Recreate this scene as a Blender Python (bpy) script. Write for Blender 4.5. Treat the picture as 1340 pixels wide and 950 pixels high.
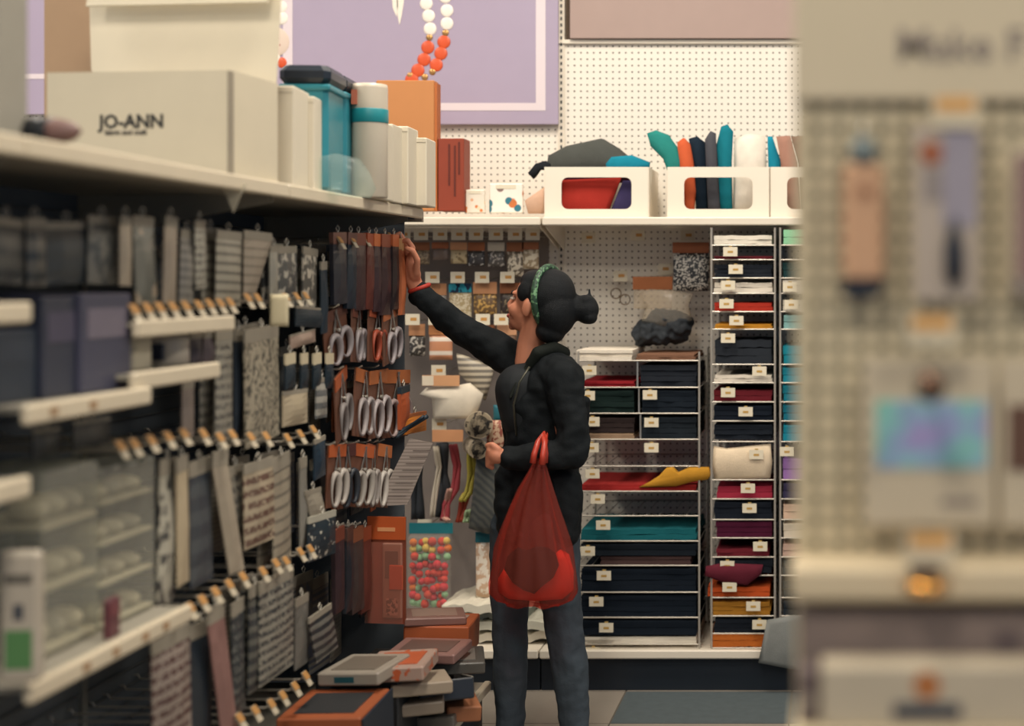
import bpy, bmesh, math, random
from mathutils import Vector, Matrix, noise
for o in list(bpy.data.objects): bpy.data.objects.remove(o)
SC = bpy.context.scene
COL = SC.collection
rnd = random.Random(11)
# ------------------------------------------------------------------ camera
FP = 1980.0; U0, V0, EYE = 1090.0, 370.0, 1.5      # focal length and principal point in pixels, eye height
cd = bpy.data.cameras.new('camera'); cam = bpy.data.objects.new('camera', cd); COL.objects.link(cam)
cam.location = (0, 0, EYE); cam.rotation_euler = (math.pi/2, 0, 0)
cd.sensor_width = 36; cd.lens = FP/1340*36
cd.shift_x = -(U0-670)/1340; cd.shift_y = -(475-V0)/1340
cd.clip_start = .05; cd.clip_end = 100
cd.dof.use_dof = True; cd.dof.focus_distance = 4.95; cd.dof.aperture_fstop = 1.42
SC.camera = cam
# ------------------------------------------------------------------ world, exposure
w = bpy.data.worlds.new('world'); SC.world = w; w.use_nodes = True
w.node_tree.nodes['Background'].inputs[0].default_value = (.58, .74, 1.0, 1)
w.node_tree.nodes['Background'].inputs[1].default_value = .42
vs = SC.view_settings; vs.view_transform = 'Standard'; vs.look = 'None'; vs.gamma = 1; vs.use_curve_mapping = False
vs.exposure = 0.0
LIGHTS = [(-0.75, 4.1, 8.6), (1.9, 4.1, 7.2), (-3.4, 4.1, 8.8), (-0.75, 1.6, 6), (1.9, 1.6, 3), (-3.4, 1.6, 6), (-.75, -1.2, 10), (1.9, -1.2, 7)]
LCOL = (1, .91, .785)
# ------------------------------------------------------------------ helpers
def lin(h):
    h = h.lstrip('#'); v = [int(h[i:i+2], 16)/255 for i in (0, 2, 4)]
    return tuple(c/12.92 if c <= .04045 else ((c+.055)/1.055)**2.4 for c in v)
MATS = {}
def mat(h, rough=.6, metal=0, var=.12, scale=12, bump=0, spec=.4, trans=0, alpha=1, sss=0, coat=0):
    key = (h, rough, metal, var, scale, bump, spec, trans, alpha, coat)
    if key in MATS: return MATS[key]
    m = bpy.data.materials.new('m_'+h.strip('#')); m.use_nodes = True
    nt = m.node_tree; b = nt.nodes['Principled BSDF']
    c = lin(h)
    b.inputs['Roughness'].default_value = rough; b.inputs['Metallic'].default_value = metal
    b.inputs['Specular IOR Level'].default_value = spec
    b.inputs['Coat Weight'].default_value = coat
    if trans: b.inputs['Transmission Weight'].default_value = trans
    if alpha < 1: b.inputs['Alpha'].default_value = alpha
    tc = nt.nodes.new('ShaderNodeTexCoord'); nz = nt.nodes.new('ShaderNodeTexNoise')
    nz.inputs['Scale'].default_value = scale; nz.inputs['Detail'].default_value = 3
    nt.links.new(tc.outputs['Object'], nz.inputs['Vector'])
    mx = nt.nodes.new('ShaderNodeMix'); mx.data_type = 'RGBA'
    mx.inputs[6].default_value = tuple(x*(1-var) for x in c)+(1,)
    mx.inputs[7].default_value = tuple(min(1, x*(1+var)) for x in c)+(1,)
    nt.links.new(nz.outputs[0], mx.inputs[0]); nt.links.new(mx.outputs[2], b.inputs['Base Color'])
    if bump:
        bp = nt.nodes.new('ShaderNodeBump'); bp.inputs['Strength'].default_value = bump; bp.inputs['Distance'].default_value = .004
        n2 = nt.nodes.new('ShaderNodeTexNoise'); n2.inputs['Scale'].default_value = scale*12; n2.inputs['Detail'].default_value = 4
        nt.links.new(tc.outputs['Object'], n2.inputs['Vector'])
        nt.links.new(n2.outputs[0], bp.inputs['Height']); nt.links.new(bp.outputs[0], b.inputs['Normal'])
    MATS[key] = m; return m
def pat(c1, c2, kind, scale=8, thr=.5, rough=.4, c3=None, alpha=1):
    """printed pattern: c1 ground, c2 figure (generated coordinates: 0..1 over the piece)"""
    key = (c1, c2, kind, scale, thr, rough, c3, alpha)
    if key in MATS: return MATS[key]
    m = bpy.data.materials.new('print_'+kind); m.use_nodes = True
    nt = m.node_tree; b = nt.nodes['Principled BSDF']; b.inputs['Roughness'].default_value = rough
    if alpha < 1: b.inputs['Alpha'].default_value = alpha
    tc = nt.nodes.new('ShaderNodeTexCoord'); N = nt.nodes.new; L = nt.links.new
    mp = N('ShaderNodeMapping'); L(tc.outputs['Object'], mp.inputs[0])
    mx = N('ShaderNodeMix'); mx.data_type = 'RGBA'
    mx.inputs[6].default_value = lin(c1)+(1,); mx.inputs[7].default_value = lin(c2)+(1,)
    def ramp(out, lo, hi):
        r = N('ShaderNodeMapRange'); r.inputs[1].default_value = lo; r.inputs[2].default_value = hi; L(out, r.inputs[0]); return r.outputs[0]
    if kind == 'lines':       # horizontal rules
        t = N('ShaderNodeTexWave'); t.bands_direction = 'Z'; t.inputs['Scale'].default_value = scale; t.inputs['Distortion'].default_value = 0
        L(mp.outputs[0], t.inputs[0]); f = ramp(t.outputs[1], thr-.08, thr+.08)
    elif kind == 'letters':   # rows of broken marks
        t = N('ShaderNodeTexWave'); t.bands_direction = 'Z'; t.inputs['Scale'].default_value = scale*1.5; L(mp.outputs[0], t.inputs[0])
        n = N('ShaderNodeTexNoise'); n.inputs['Scale'].default_value = scale*13; n.inputs['Detail'].default_value = 1; L(mp.outputs[0], n.inputs[0])
        a = ramp(t.outputs[1], .35, .5); c = ramp(n.outputs[0], thr-.03, thr+.03)
        mu = N('ShaderNodeMath'); mu.operation = 'MULTIPLY'; L(a, mu.inputs[0]); L(c, mu.inputs[1]); f = mu.outputs[0]
    elif kind == 'specks':
        n = N('ShaderNodeTexNoise'); n.inputs['Scale'].default_value = scale*1.7; n.inputs['Detail'].default_value = 2; L(mp.outputs[0], n.inputs[0])
        f = ramp(n.outputs[0], thr-.02, thr+.02)
    elif kind == 'cells':
        n = N('ShaderNodeTexVoronoi'); n.inputs['Scale'].default_value = scale; L(mp.outputs[0], n.inputs[0]); f = ramp(n.outputs[0], thr-.04, thr+.04)
        f2 = n.outputs[1]
        if c3:
            hs = N('ShaderNodeSeparateColor'); L(n.outputs[1], hs.inputs[0])
            m3 = N('ShaderNodeMix'); m3.data_type = 'RGBA'; m3.inputs[6].default_value = lin(c2)+(1,); m3.inputs[7].default_value = lin(c3)+(1,)
            L(ramp(hs.outputs[0], .45, .55), m3.inputs[0]); inv = N('ShaderNodeMath'); inv.operation = 'SUBTRACT'; inv.inputs[0].default_value = 1
            L(f, inv.inputs[1]); f = inv.outputs[0]; L(m3.outputs[2], mx.inputs[7])
    elif kind == 'weave':
        t = N('ShaderNodeTexWave'); t.bands_direction = 'DIAGONAL'; t.inputs['Scale'].default_value = scale; t.inputs['Distortion'].default_value = 3; L(mp.outputs[0], t.inputs[0])
        f = t.outputs[1]
    elif kind == 'irid':
        n = N('ShaderNodeTexNoise'); n.inputs['Scale'].default_value = scale; L(mp.outputs[0], n.inputs[0])
        cr = N('ShaderNodeValToRGB'); e = cr.color_ramp.elements
        e[0].position = .3; e[0].color = lin('#a98fc0')+(1,); e[1].position = .68; e[1].color = lin('#77c3a0')+(1,)
        k = e.new(.45); k.color = lin('#93a3c4')+(1,); k = e.new(.56); k.color = lin('#8fc0c0')+(1,)
        L(n.outputs[0], cr.inputs[0]); L(cr.outputs[0], b.inputs['Base Color']); b.inputs['Metallic'].default_value = .2
        MATS[key] = m; return m
    L(f, mx.inputs[0]); L(mx.outputs[2], b.inputs['Base Color'])
    MATS[key] = m; return m
def film(h, a, rough=.2):
    """clear or tinted plastic film: part transparent, part glossy"""
    key = ('film', h, a, rough)
    if key in MATS: return MATS[key]
    m = bpy.data.materials.new('film'); m.use_nodes = True; nt = m.node_tree
    b = nt.nodes['Principled BSDF']; b.inputs['Base Color'].default_value = lin(h)+(1,); b.inputs['Roughness'].default_value = rough
    tr = nt.nodes.new('ShaderNodeBsdfTransparent'); c = lin(h); mxc = max(max(c), .01)
    tr.inputs[0].default_value = tuple(.35+.65*x/mxc for x in c)+(1,)
    ms = nt.nodes.new('ShaderNodeMixShader'); ms.inputs[0].default_value = a
    nt.links.new(tr.outputs[0], ms.inputs[1]); nt.links.new(b.outputs[0], ms.inputs[2])
    nt.links.new(ms.outputs[0], nt.nodes['Material Output'].inputs[0]); MATS[key] = m; return m

class MB:
    def __init__(s): s.v = []; s.f = []; s.mi = []; s.cur = 0; s.sm = []; s.smooth = False
    def face(s, idx): s.f.append(idx); s.mi.append(s.cur); s.sm.append(s.smooth)
    def box(s, x0, x1, y0, y1, z0, z1, bev=0):
        if bev <= 0:
            n = len(s.v)
            s.v += [(x, y, z) for z in (z0, z1) for y in (y0, y1) for x in (x0, x1)]
            for q in ((0,2,3,1), (4,5,7,6), (0,1,5,4), (1,3,7,5), (3,2,6,7), (2,0,4,6)): s.face([n+i for i in q])
            return s
        # bevelled box: vertical rounded rectangle prism with chamfered top and bottom
        b = bev; n = len(s.v)
        def ring(z, d):
            return [(x0+b+(-b+d if 0 else 0), 0, 0)] if 0 else [
                (x0+d+b, y0+d, z), (x1-d-b, y0+d, z), (x1-d, y0+d+b, z), (x1-d, y1-d-b, z),
                (x1-d-b, y1-d, z), (x0+d+b, y1-d, z), (x0+d, y1-d-b, z), (x0+d, y0+d+b, z)]
        for z, d in ((z0, b*.7), (z0+b, 0), (z1-b, 0), (z1, b*.7)): s.v += ring(z, d)
        s.face([n+i for i in range(7, -1, -1)]); s.face([n+24+i for i in range(8)])
        for k in range(3):
            for i in range(8): j = (i+1) % 8; s.face([n+8*k+i, n+8*k+j, n+8*k+8+j, n+8*k+8+i])
        return s
    def tube(s, pts, r, seg=6, closed=False, cap=True):
        pts = [Vector(p) for p in pts]; n0 = len(s.v); N = len(pts)
        rs = r if isinstance(r, (list, tuple)) else [r]*N
        up = Vector((0, 0, 1))
        prev = None
        for i, p in enumerate(pts):
            if closed: d = pts[(i+1) % N]-pts[i-1]
            else: d = pts[min(i+1, N-1)]-pts[max(i-1, 0)]
            d.normalize()
            if prev is None:
                a = d.cross(up)
                if a.length < 1e-3: a = d.cross(Vector((1, 0, 0)))
            else: a = prev-d*prev.dot(d)
            a.normalize(); prev = a; b = d.cross(a)
            for k in range(seg):
                t = 2*math.pi*k/seg
                s.v.append(tuple(p+(a*math.cos(t)+b*math.sin(t))*rs[i]))
        M = N if closed else N-1
        for i in range(M):
            for k in range(seg):
                k2 = (k+1) % seg; i2 = (i+1) % N
                s.face([n0+i*seg+k, n0+i*seg+k2, n0+i2*seg+k2, n0+i2*seg+k])
        if cap and not closed:
            s.face([n0+k for k in range(seg-1, -1, -1)]); s.face([n0+(N-1)*seg+k for k in range(seg)])
        return s
    def prism(s, poly, axis, a0, a1):
        """poly: 2D points; axis 'x': (y,z) extruded in x; 'y': (x,z); 'z': (x,y)"""
        n = len(s.v); N = len(poly)
        for a in (a0, a1):
            for p, q in poly: s.v.append((a, p, q) if axis == 'x' else (p, a, q) if axis == 'y' else (p, q, a))
        s.face([n+i for i in range(N)]); s.face([n+N+i for i in range(N-1, -1, -1)])
        for i in range(N): j = (i+1) % N; s.face([n+j, n+i, n+N+i, n+N+j])
        return s
    def ell(s, c, r, seg=12, rings=8, M=None):
        n = len(s.v); c = Vector(c)
        def pt(x, y, z):
            v = Vector((x*r[0], y*r[1], z*r[2])); v = (M @ v) if M else v
            return tuple(c+v)
        s.v.append(pt(0, 0, -1))
        for i in range(1, rings):
            t = math.pi*i/rings
            for k in range(seg):
                a = 2*math.pi*k/seg; s.v.append(pt(math.sin(t)*math.cos(a), math.sin(t)*math.sin(a), -math.cos(t)))
        s.v.append(pt(0, 0, 1)); e = len(s.v)-1
        for k in range(seg):
            k2 = (k+1) % seg
            s.face([n, n+1+k2, n+1+k]); s.face([e, e-seg+k, e-seg+k2])
            for i in range(rings-2):
                a = n+1+i*seg; s.face([a+k, a+k2, a+seg+k2, a+seg+k])
        return s
    def lathe(s, c, prof, seg=16, axis='z'):
        n = len(s.v); N = len(prof)
        for r, h in prof:
            for k in range(seg):
                a = 2*math.pi*k/seg; p = (r*math.cos(a), r*math.sin(a), h)
                if axis == 'y': p = (p[0], p[2], p[1])
                if axis == 'x': p = (p[2], p[0], p[1])
                s.v.append((c[0]+p[0], c[1]+p[1], c[2]+p[2]))
        for i in range(N-1):
            for k in range(seg): k2 = (k+1) % seg; s.face([n+i*seg+k, n+i*seg+k2, n+(i+1)*seg+k2, n+(i+1)*seg+k])
        s.face([n+k for k in range(seg-1, -1, -1)]); s.face([n+(N-1)*seg+k for k in range(seg)])
        return s
    def slab(s, nx, ny, fn, th):
        """closed wavy slab: fn(u,v)->(point), normal offset th along fn2"""
        n = len(s.v)
        for t in (0, 1):
            for j in range(ny+1):
                for i in range(nx+1):
                    p, nn = fn(i/nx, j/ny); s.v.append(tuple(Vector(p)+Vector(nn)*(th*t)))
        W = nx+1; T = W*(ny+1)
        for j in range(ny):
            for i in range(nx):
                a = n+j*W+i; s.face([a, a+W, a+W+1, a+1]); s.face([a+T, a+T+1, a+T+W+1, a+T+W])
        for i in range(nx):
            a = n+i; s.face([a, a+1, a+1+T, a+T]); a = n+ny*W+i; s.face([a+1, a, a+T, a+1+T])
        for j in range(ny):
            a = n+j*W; s.face([a+W, a, a+T, a+W+T]); a = n+j*W+nx; s.face([a, a+W, a+W+T, a+T])
        return s
    def build(s, name, mats, parent=None, loc=None, rot=None, fixn=True):
        me = bpy.data.meshes.new(name); me.from_pydata(s.v, [], s.f)
        if not isinstance(mats, (list, tuple)): mats = [mats]
        for m in mats: me.materials.append(m)
        me.polygons.foreach_set('material_index', s.mi); me.polygons.foreach_set('use_smooth', s.sm)
        if fixn:
            bm = bmesh.new(); bm.from_mesh(me); bmesh.ops.recalc_face_normals(bm, faces=bm.faces); bm.to_mesh(me); bm.free()
        o = bpy.data.objects.new(name, me); COL.objects.link(o)
        if parent: o.parent = parent
        if loc: o.location = loc
        if rot: o.rotation_euler = rot
        return o
ALL = []
def tag(o, label, cat, group=None):
    o['label'] = label; o['category'] = cat
    if group: o['group'] = group
    ALL.append(o); return o
def thing(name, label, cat, loc=(0, 0, 0), rz=0, group=None):
    o = bpy.data.objects.new(name, None); COL.objects.link(o); o.location = loc; o.rotation_euler = (0, 0, rz); o.empty_display_size = .05
    return tag(o, label, cat, group)
def struct(o): o['kind'] = 'structure'; return o
def center(o):
    """move a parentless mesh's origin to the bottom centre of its shape"""
    me = o.data; vs_ = [v.co for v in me.vertices]
    c = Vector(((min(v.x for v in vs_)+max(v.x for v in vs_))/2, (min(v.y for v in vs_)+max(v.y for v in vs_))/2, min(v.z for v in vs_)))
    me.transform(Matrix.Translation(-c)); o.location = c; return o
def X(px, Y): return (px-U0)*Y/FP
def Z(py, Y): return EYE-(py-V0)*Y/FP
def YL(px, x): return FP*x/(px-U0)                  # depth of a pixel column on a plane x = const
def text(s, size, m, parent, M, ext=.0006, bold=0):
    cu = bpy.data.curves.new('lettering', 'FONT'); cu.body = s; cu.size = size; cu.extrude = ext; cu.offset = bold; cu.resolution_u = 2
    t = bpy.data.objects.new('lettering', cu); COL.objects.link(t)
    dg = bpy.context.evaluated_depsgraph_get(); me = bpy.data.meshes.new_from_object(t.evaluated_get(dg))
    bpy.data.objects.remove(t); me.transform(M); me.materials.clear(); me.materials.append(m)
    o = bpy.data.objects.new('lettering', me); COL.objects.link(o); o.parent = parent; return o

WHITE = '#e6dccb'; CREAM = '#d8ccb4'
mWhite = mat(WHITE, .45, var=.03); mMetalW = mat('#ddd3c2', .35, var=.03, spec=.5)
mDark = mat('#20262c', .55, var=.15); mNavy = mat('#1b232c', .5, var=.15)
mWire = mat('#b9b3a8', .3, metal=.7, var=.05); mKraft = mat('#a9693f', .7, var=.15)
mTagW = mat('#d9cfb8', .5, var=.04); mTagO = mat('#c08c4a', .5, var=.1); mTagL = mat('#aca28e', .5, var=.12); mTagOL = mat('#a87c48', .5, var=.15)
mClear = film('#cfd3cf', .28, .12); mClear2 = film('#b9bcb8', .5, .25)

# ================================================================== setting
fl = struct(MB().box(-7, 6, -5, 6.2, -.05, -.004).build('floor', mat('#5d5850', .8)))
fA = mat('#8e857a', .45, var=.18, scale=5, bump=.1); fB = mat('#4d5659', .75, var=.2, scale=30, bump=.3)
me_tile = {}
for i in range(-4, 9):
    for j in range(0, 15):
        x = -.76+.61*i; y = 5.15-.405*(j-1)
        dark = (i >= 0 and i <= 3 and j == 1) or (i >= 4 and j % 4 == 2)
        if x > 3.2 or y < -.6: continue
        b = MB().box(.003, .607, .003, .402, -.004, .0, 0)
        k = dark
        if k not in me_tile: me_tile[k] = b.build('floor_tile', fB if dark else fA); t = me_tile[k]
        else: t = me_tile[k].copy(); COL.objects.link(t)
        t.name = 'floor_tile'; t.location = (x, y, 0); t.parent = fl
struct(MB().box(-7, 6, 6.22, 6.34, 0, 4.2).build('wall_back', mat('#d9cfbf', .8, var=.03)))
struct(MB().box(-7, 6, -5, 6.34, 4.2, 4.3).build('ceiling', mat('#d8d2c6', .9, var=.03)))
for (lx, ly, pw) in LIGHTS:  # unseen overhead panels, added and powered to light the aisles and end cap
    t = thing('unseen_ceiling_light', 'unseen fluorescent ceiling light panel added above the shop aisles', 'ceiling light', (lx, ly, 4.2))
    MB().box(-.34, .34, -.64, .64, -.07, 0).build('housing', mWhite, t)
    l = bpy.data.lights.new('lamp', 'AREA'); l.shape = 'RECTANGLE'; l.size = .6; l.size_y = 1.2; l.energy = pw*10; l.color = LCOL
    lo = bpy.data.objects.new('lamp', l); COL.objects.link(lo); lo.location = (0, 0, -.075); lo.parent = t

# ------------------------------------------------------------------ pegboard mesh
def pegboard(name, x0, x1, z0, z1, y, m, parent, r=.0036, off=0):
    p = .0254; nx = int((x1-x0)/p); nz = int((z1-z0)/p); mb = MB()
    ox = x0+((x1-x0)-nx*p)/2; oz = z1-nz*p
    W = nx+1
    for j in range(nz+1):
        for i in range(nx+1): mb.v.append((x0 if i == 0 else x1 if i == nx else ox+i*p, y, z0 if j == 0 else oz+j*p))
    cs = [(math.cos(math.pi/4*k)*r, math.sin(math.pi/4*k)*r) for k in range(8)]
    for j in range(nz):
        for i in range(nx):
            cx = ox+(i+.5)*p; cz = oz+(j+.5)*p; n = len(mb.v)
            mb.v += [(cx+a, y, cz+b) for a, b in cs]
            A = j*W+i; B = A+1; C = A+W+1; D = A+W
            mb.f += [[A, B, n+7, n+6, n+5], [B, C, n+1, n+0, n+7], [C, D, n+3, n+2, n+1], [D, A, n+5, n+4, n+3]]
    mb.mi = [0]*len(mb.f); mb.sm = [False]*len(mb.f)
    return mb.build(name, m, parent, fixn=False)

# ================================================================== back gondola
BX = [-3.515, -2.295, -1.076, .144, 1.363]
g = thing('gondola_shelving', 'white pegboard shelving run along the back of the shop', 'shelving', (-1.0, 6.0, 0))
gm = Matrix.Translation((1.0, -6.0, 0))
def G(mb, name, m, par=None):
    o = mb.build(name, m); o.data.transform(gm); o.parent = par or g; return o
mPeg = mat('#e6dfd3', .55, var=.02); mHole = mat('#5a4a3c', .8)
for i in range(4):
    o = pegboard('pegboard_panel', BX[i]+.012, BX[i+1]-.012, .16, 2.45, 6.0, mPeg, None); o.data.transform(gm); o.parent = g
G(MB().box(BX[0], BX[-1], 6.03, 6.05, 0, 3.2), 'backing_panel', mHole)
for x in BX:
    mb = MB().box(x-.013, x+.013, 5.992, 6.03, 0, 3.2)
    o = G(mb, 'upright', mMetalW)
    mb = MB()
    for k in range(120): mb.box(x-.0035, x+.0035, 5.990, 5.993, .05+k*.0254, .05+k*.0254+.013)
    G(mb, 'slot', mDark, o)['kind'] = 'stuff'
for i in range(4):
    x0, x1 = BX[i]+.003, BX[i+1]-.003
    G(MB().box(x0, x1, 5.60, 5.99, 1.722, 1.738), 'shelf', mMetalW)
    G(MB().box(x0, x1, 5.578, 5.601, 1.712, 1.742, .004), 'shelf_lip', mMetalW)
    for x in (x0+.006, x1-.010):
        G(MB().prism([(5.99, 1.722), (5.62, 1.722), (5.62, 1.705), (5.99, 1.63)], 'x', x, x+.004), 'bracket', mMetalW)
    G(MB().box(x0, x1, 5.55, 5.99, .138, .152), 'base_deck', mMetalW)
    G(MB().box(x0, x1, 5.53, 5.551, .125, .156, .004), 'deck_lip', mMetalW)
    G(MB().box(x0, x1, 5.57, 5.60, 0, .137), 'kick_plate', mNavy)
    if i in (0, 1, 2): G(MB().box(x0, x1, 5.985, 6.0, 2.447, 2.462), 'top_trim', mWhite)

G(MB().box(-2.28, X(718, 5.99), 5.990, 5.998, .16, 1.70), 'insert_panel', mat('#857b74', .85, var=.1))
# signs on the back wall
mPurple = mat('#a497ac', .55, var=.03); mPLine = mat('#d9ccd0', .55, var=.02); mMauve = mat('#a38d85', .55, var=.04)
def sign(label, x0, x1, z0, z1, m, name='wall_sign'):
    t = thing(name, label, 'sign', ((x0+x1)/2, 5.975, z0)); w = (x1-x0)/2
    MB().box(-w, w, -.006, .006, 0, z1-z0, .002).build('panel', m, t); return t
zb = Z(163, 5.975)
s1 = sign('lilac wall sign with an inset white line and a photo of a beaded necklace', -2.22, X(731, 5.975), zb, 3.15, mPurple)
lx = X(708, 5.975)-s1.location.x; lz = Z(140, 5.975)-zb
MB().box(-lx-.019, lx+.019, -.0075, -.0062, lz-.015, lz+.015).build('border_line', mPLine, s1)
for s in (-1, 1): MB().box(s*lx-.019, s*lx+.019, -.0075, -.0062, lz+.015, .98).build('border_line', mPLine, s1)
mB1 = mat('#efe6da', .3); mB2 = mat('#d2552e', .35, var=.25); mB3 = mat('#b98d57', .3, metal=.6)
def bead(px, py, r, m):
    b = MB(); b.smooth = True; b.ell((X(px, 5.97)-s1.location.x, -.0068, Z(py, 5.97)-zb), (r/331.5, .004, r/331.5), 14, 8); b.build('bead', m, s1)
for a in ((556, -12), (558, 5), (561, 21), (563, 38), (583, -4), (585, 14), (585, 31), (555, -28), (581, -20)): bead(a[0], a[1], 8.6, mB1)
for a in ((560, 62), (555, 78), (547, 92), (581, 55), (577, 70), (571, 85), (539, 104)): bead(a[0], a[1], 8.8, mB2)
for a in ((562, 49), (583, 43), (566, 94), (537, 99), (556, 101)): bead(a[0], a[1], 4.5, mB3)
for a in ((366, -8), (368, 9), (369, 24)): bead(a[0], a[1], 8.5, mB1)
bead(361, 55, 19, mat('#d8c4b4', .4)); bead(358, 76, 9, mB1); bead(369, 82, 7, mB2)
for a in ((363, 50, 5), (366, 59, 4)): bead(a[0], a[1], a[2], mat('#b0736a', .4))
def petal(pts):
    MB().prism([(X(a, 5.97)-s1.location.x, Z(b, 5.97)-zb) for a, b in pts], 'y', -.008, -.0062).build('pendant', mat('#e8e0d2', .4), s1)
petal([(512, -30), (520, -30), (521, 8), (519, 22), (514, 10)]); petal([(519, -30), (529, -30), (529, 0), (526, 20), (523, 33), (520, 18)])
s2 = sign('lilac wall sign with an inset white line behind the tall grey carton', -3.50, -2.26, Z(150, 5.975), 3.15, mPurple)
MB().box(-.55, .55, -.0075, -.0062, .14, .16).build('border_line', mPLine, s2)
sign('plain dusty mauve wall sign above the pegboard with small round holes', X(746, 5.975), .13, 2.464, 3.2, mMauve)
sign('plain dusty mauve wall sign past the end cap', .16, 1.35, 2.464, 3.2, mMauve)

# ------------------------------------------------------------------ white bins on the top shelf
def rr(cx, cz, w, h, r, n=4):
    p = []
    for sx, sz, a0 in ((1, 1, 0), (-1, 1, 90), (-1, -1, 180), (1, -1, 270)):
        for k in range(n+1):
            a = math.radians(a0+90*k/n); p.append((cx+sx*(w/2-r)+r*math.cos(a), cz+sz*(h/2-r)+r*math.sin(a)))
    return p
def bin_(label, x0, x1, z0, h, y0=5.625, y1=5.93, win=(.68, .63)):
    t = thing('storage_bin', label, 'bin', ((x0+x1)/2, y0, z0)); w = (x1-x0)/2; d = y1-y0
    inner = rr(0, h*.48, 2*w*win[0], h*win[1], .024); N = len(inner)
    outer = []
    for q_, (px, pz) in enumerate(inner):      # project outwards to the rectangle
        if q_ % 5 == 2: outer.append((w if px > 0 else -w, h if pz > h*.48 else 0)); continue
        ax = px/(w*win[0]); az = (pz-h*.48)/(h*win[1]/2); k = max(abs(ax), abs(az)); outer.append((ax/k*w, h/2+az/k*h/2))
    mb = MB()
    for y in (0, .005):
        for p in inner: mb.v.append((p[0], y, p[1]))
        for p in outer: mb.v.append((p[0], y, p[1]))
    for i in range(N):
        j = (i+1) % N
        mb.face([i, j, N+j, N+i]); mb.face([2*N+i, 3*N+i, 3*N+j, 2*N+j]); mb.face([i, 2*N+i, 2*N+j, j]); mb.face([N+i, N+j, 3*N+j, 3*N+i])
    mb.build('front_panel', mWhite, t)
    for s in (-1, 1): MB().box(s*w-.003, s*w+.003, .005, d, 0, h).build('side_panel', mWhite, t)
    MB().box(-w, w, d-.005, d, 0, h).build('back_panel', mWhite, t); MB().box(-w, w, .005, d-.005, 0, .005).build('bottom_panel', mWhite, t)
    return t
SZ = 1.743; YB = 5.625
H = (279-213)*YB/FP
bin_('white cardboard bin with a rounded window showing red and purple felt', X(713, YB), X(848, YB), SZ, H)
bin_('white cardboard bin with a rounded window holding rolled felt in orange, navy and teal', X(874, YB), X(1006, YB), SZ, H)
bin_('white cardboard bin with a rounded window beside the pink-brown and cyan felt', X(1009, YB), X(1140, YB), SZ, H)
def cloth(name, label, cat, px, py, Y0, Y1, m, th=.006, amp=.006, seed=0, sag=None, group=None, nx=16, ny=6):
    """folded cloth lying flat: px=(left,right) pixel columns, py = height row at its front edge; sag(u,v) adds height"""
    x0, x1 = X(px[0], Y0), X(px[1], Y0); z0 = Z(py, Y0)
    def fn(u, v):
        n = noise.noise(Vector((u*4+seed*7.3, v*2.5, seed)))*amp
        return (x0+(x1-x0)*u, Y0+(Y1-Y0)*v+noise.noise(Vector((u*3, seed, 5)))*.006, z0+abs(n)+(sag(u, v) if sag else 0)), (0, 0, 1)
    mb = MB(); mb.smooth = False; mb.slab(nx, ny, fn, th); o = mb.build(name, m); center(o)
    return tag(o, label, cat, group)
def felt(h, bump=.5): return mat(h, .95, var=.14, scale=25, bump=bump, spec=.1)
def panelcloth(name, label, cat, poly, Y, m, th=.02, lean=0, seed=0, group=None):
    """standing bundle: outline in pixels at depth Y, thickness th, softly crumpled"""
    pts = [(X(a, Y), Z(b, Y)) for a, b in poly]
    cx = sum(p[0] for p in pts)/len(pts); cz = sum(p[1] for p in pts)/len(pts)
    mb = MB(); mb.smooth = True; N = len(pts)
    rings = [(0, .80, -.5), (0, 1, -.25), (0, 1, .25), (0, .80, .5)]
    for _, k, d in rings:
        for (a, b) in pts:
            j = noise.noise(Vector((a*30+seed, b*30, d*3)))*.004
            mb.v.append((cx+(a-cx)*k+j, Y+d*th+th*.5+j+(b-cz)*lean, cz+(b-cz)*k+j*.5))
    c0 = len(mb.v); mb.v.append((cx, Y-.12*th, cz)); mb.v.append((cx, Y+1.1*th, cz))
    for i in range(N):
        j = (i+1) % N
        mb.face([c0, i, j]); mb.face([c0+1, 3*N+j, 3*N+i])
        for r in range(3): mb.face([r*N+i, (r+1)*N+i, (r+1)*N+j, r*N+j])
    o = mb.build(name, m); center(o); return tag(o, label, cat, group)
yb = 5.66
panelcloth('felt_bundle', 'red felt sheet folded inside the white bin window', 'felt', [(722, 236), (812, 232), (806, 250), (795, 278), (722, 278)], yb, felt('#a8342b'), .03)
panelcloth('felt_bundle', 'dark plum felt laid over the red felt in the white bin', 'felt', [(722, 224), (770, 222), (836, 224), (836, 240), (722, 236)], yb+.045, felt('#4b2530'), .03, seed=2)
panelcloth('felt_bundle', 'purple felt sheet beside the red felt in the white bin', 'felt', [(815, 236), (840, 236), (840, 278), (798, 278)], yb, felt('#3d3658'), .03, seed=3)
panelcloth('felt_bundle', 'charcoal grey felt heaped over the top of the white bin', 'felt', [(713, 220), (716, 203), (740, 190), (786, 180), (806, 192), (826, 208), (838, 222), (838, 232), (716, 232)], yb+.08, felt('#4c4e4a'), .10, seed=4)
panelcloth('felt_bundle', 'bright cyan felt corner sticking out of the white bin', 'felt', [(792, 214), (800, 205), (826, 203), (850, 212), (848, 222), (838, 221), (838, 232), (795, 232)], yb+.03, felt('#1d7d92'), .03, seed=5)
panelcloth('felt_bundle', 'black felt strap trailing over the left edge of the white bin', 'felt', [(690, 226), (700, 214), (714, 210), (720, 214), (720, 222), (706, 222), (697, 234)], yb-.03+.05, felt('#24272b'), .03, seed=6)
def frol(label, poly, m, dy=0, seed=0, th=.045): panelcloth('felt_roll', label, 'felt', poly, 5.68+dy, m, th, seed=seed)
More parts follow.
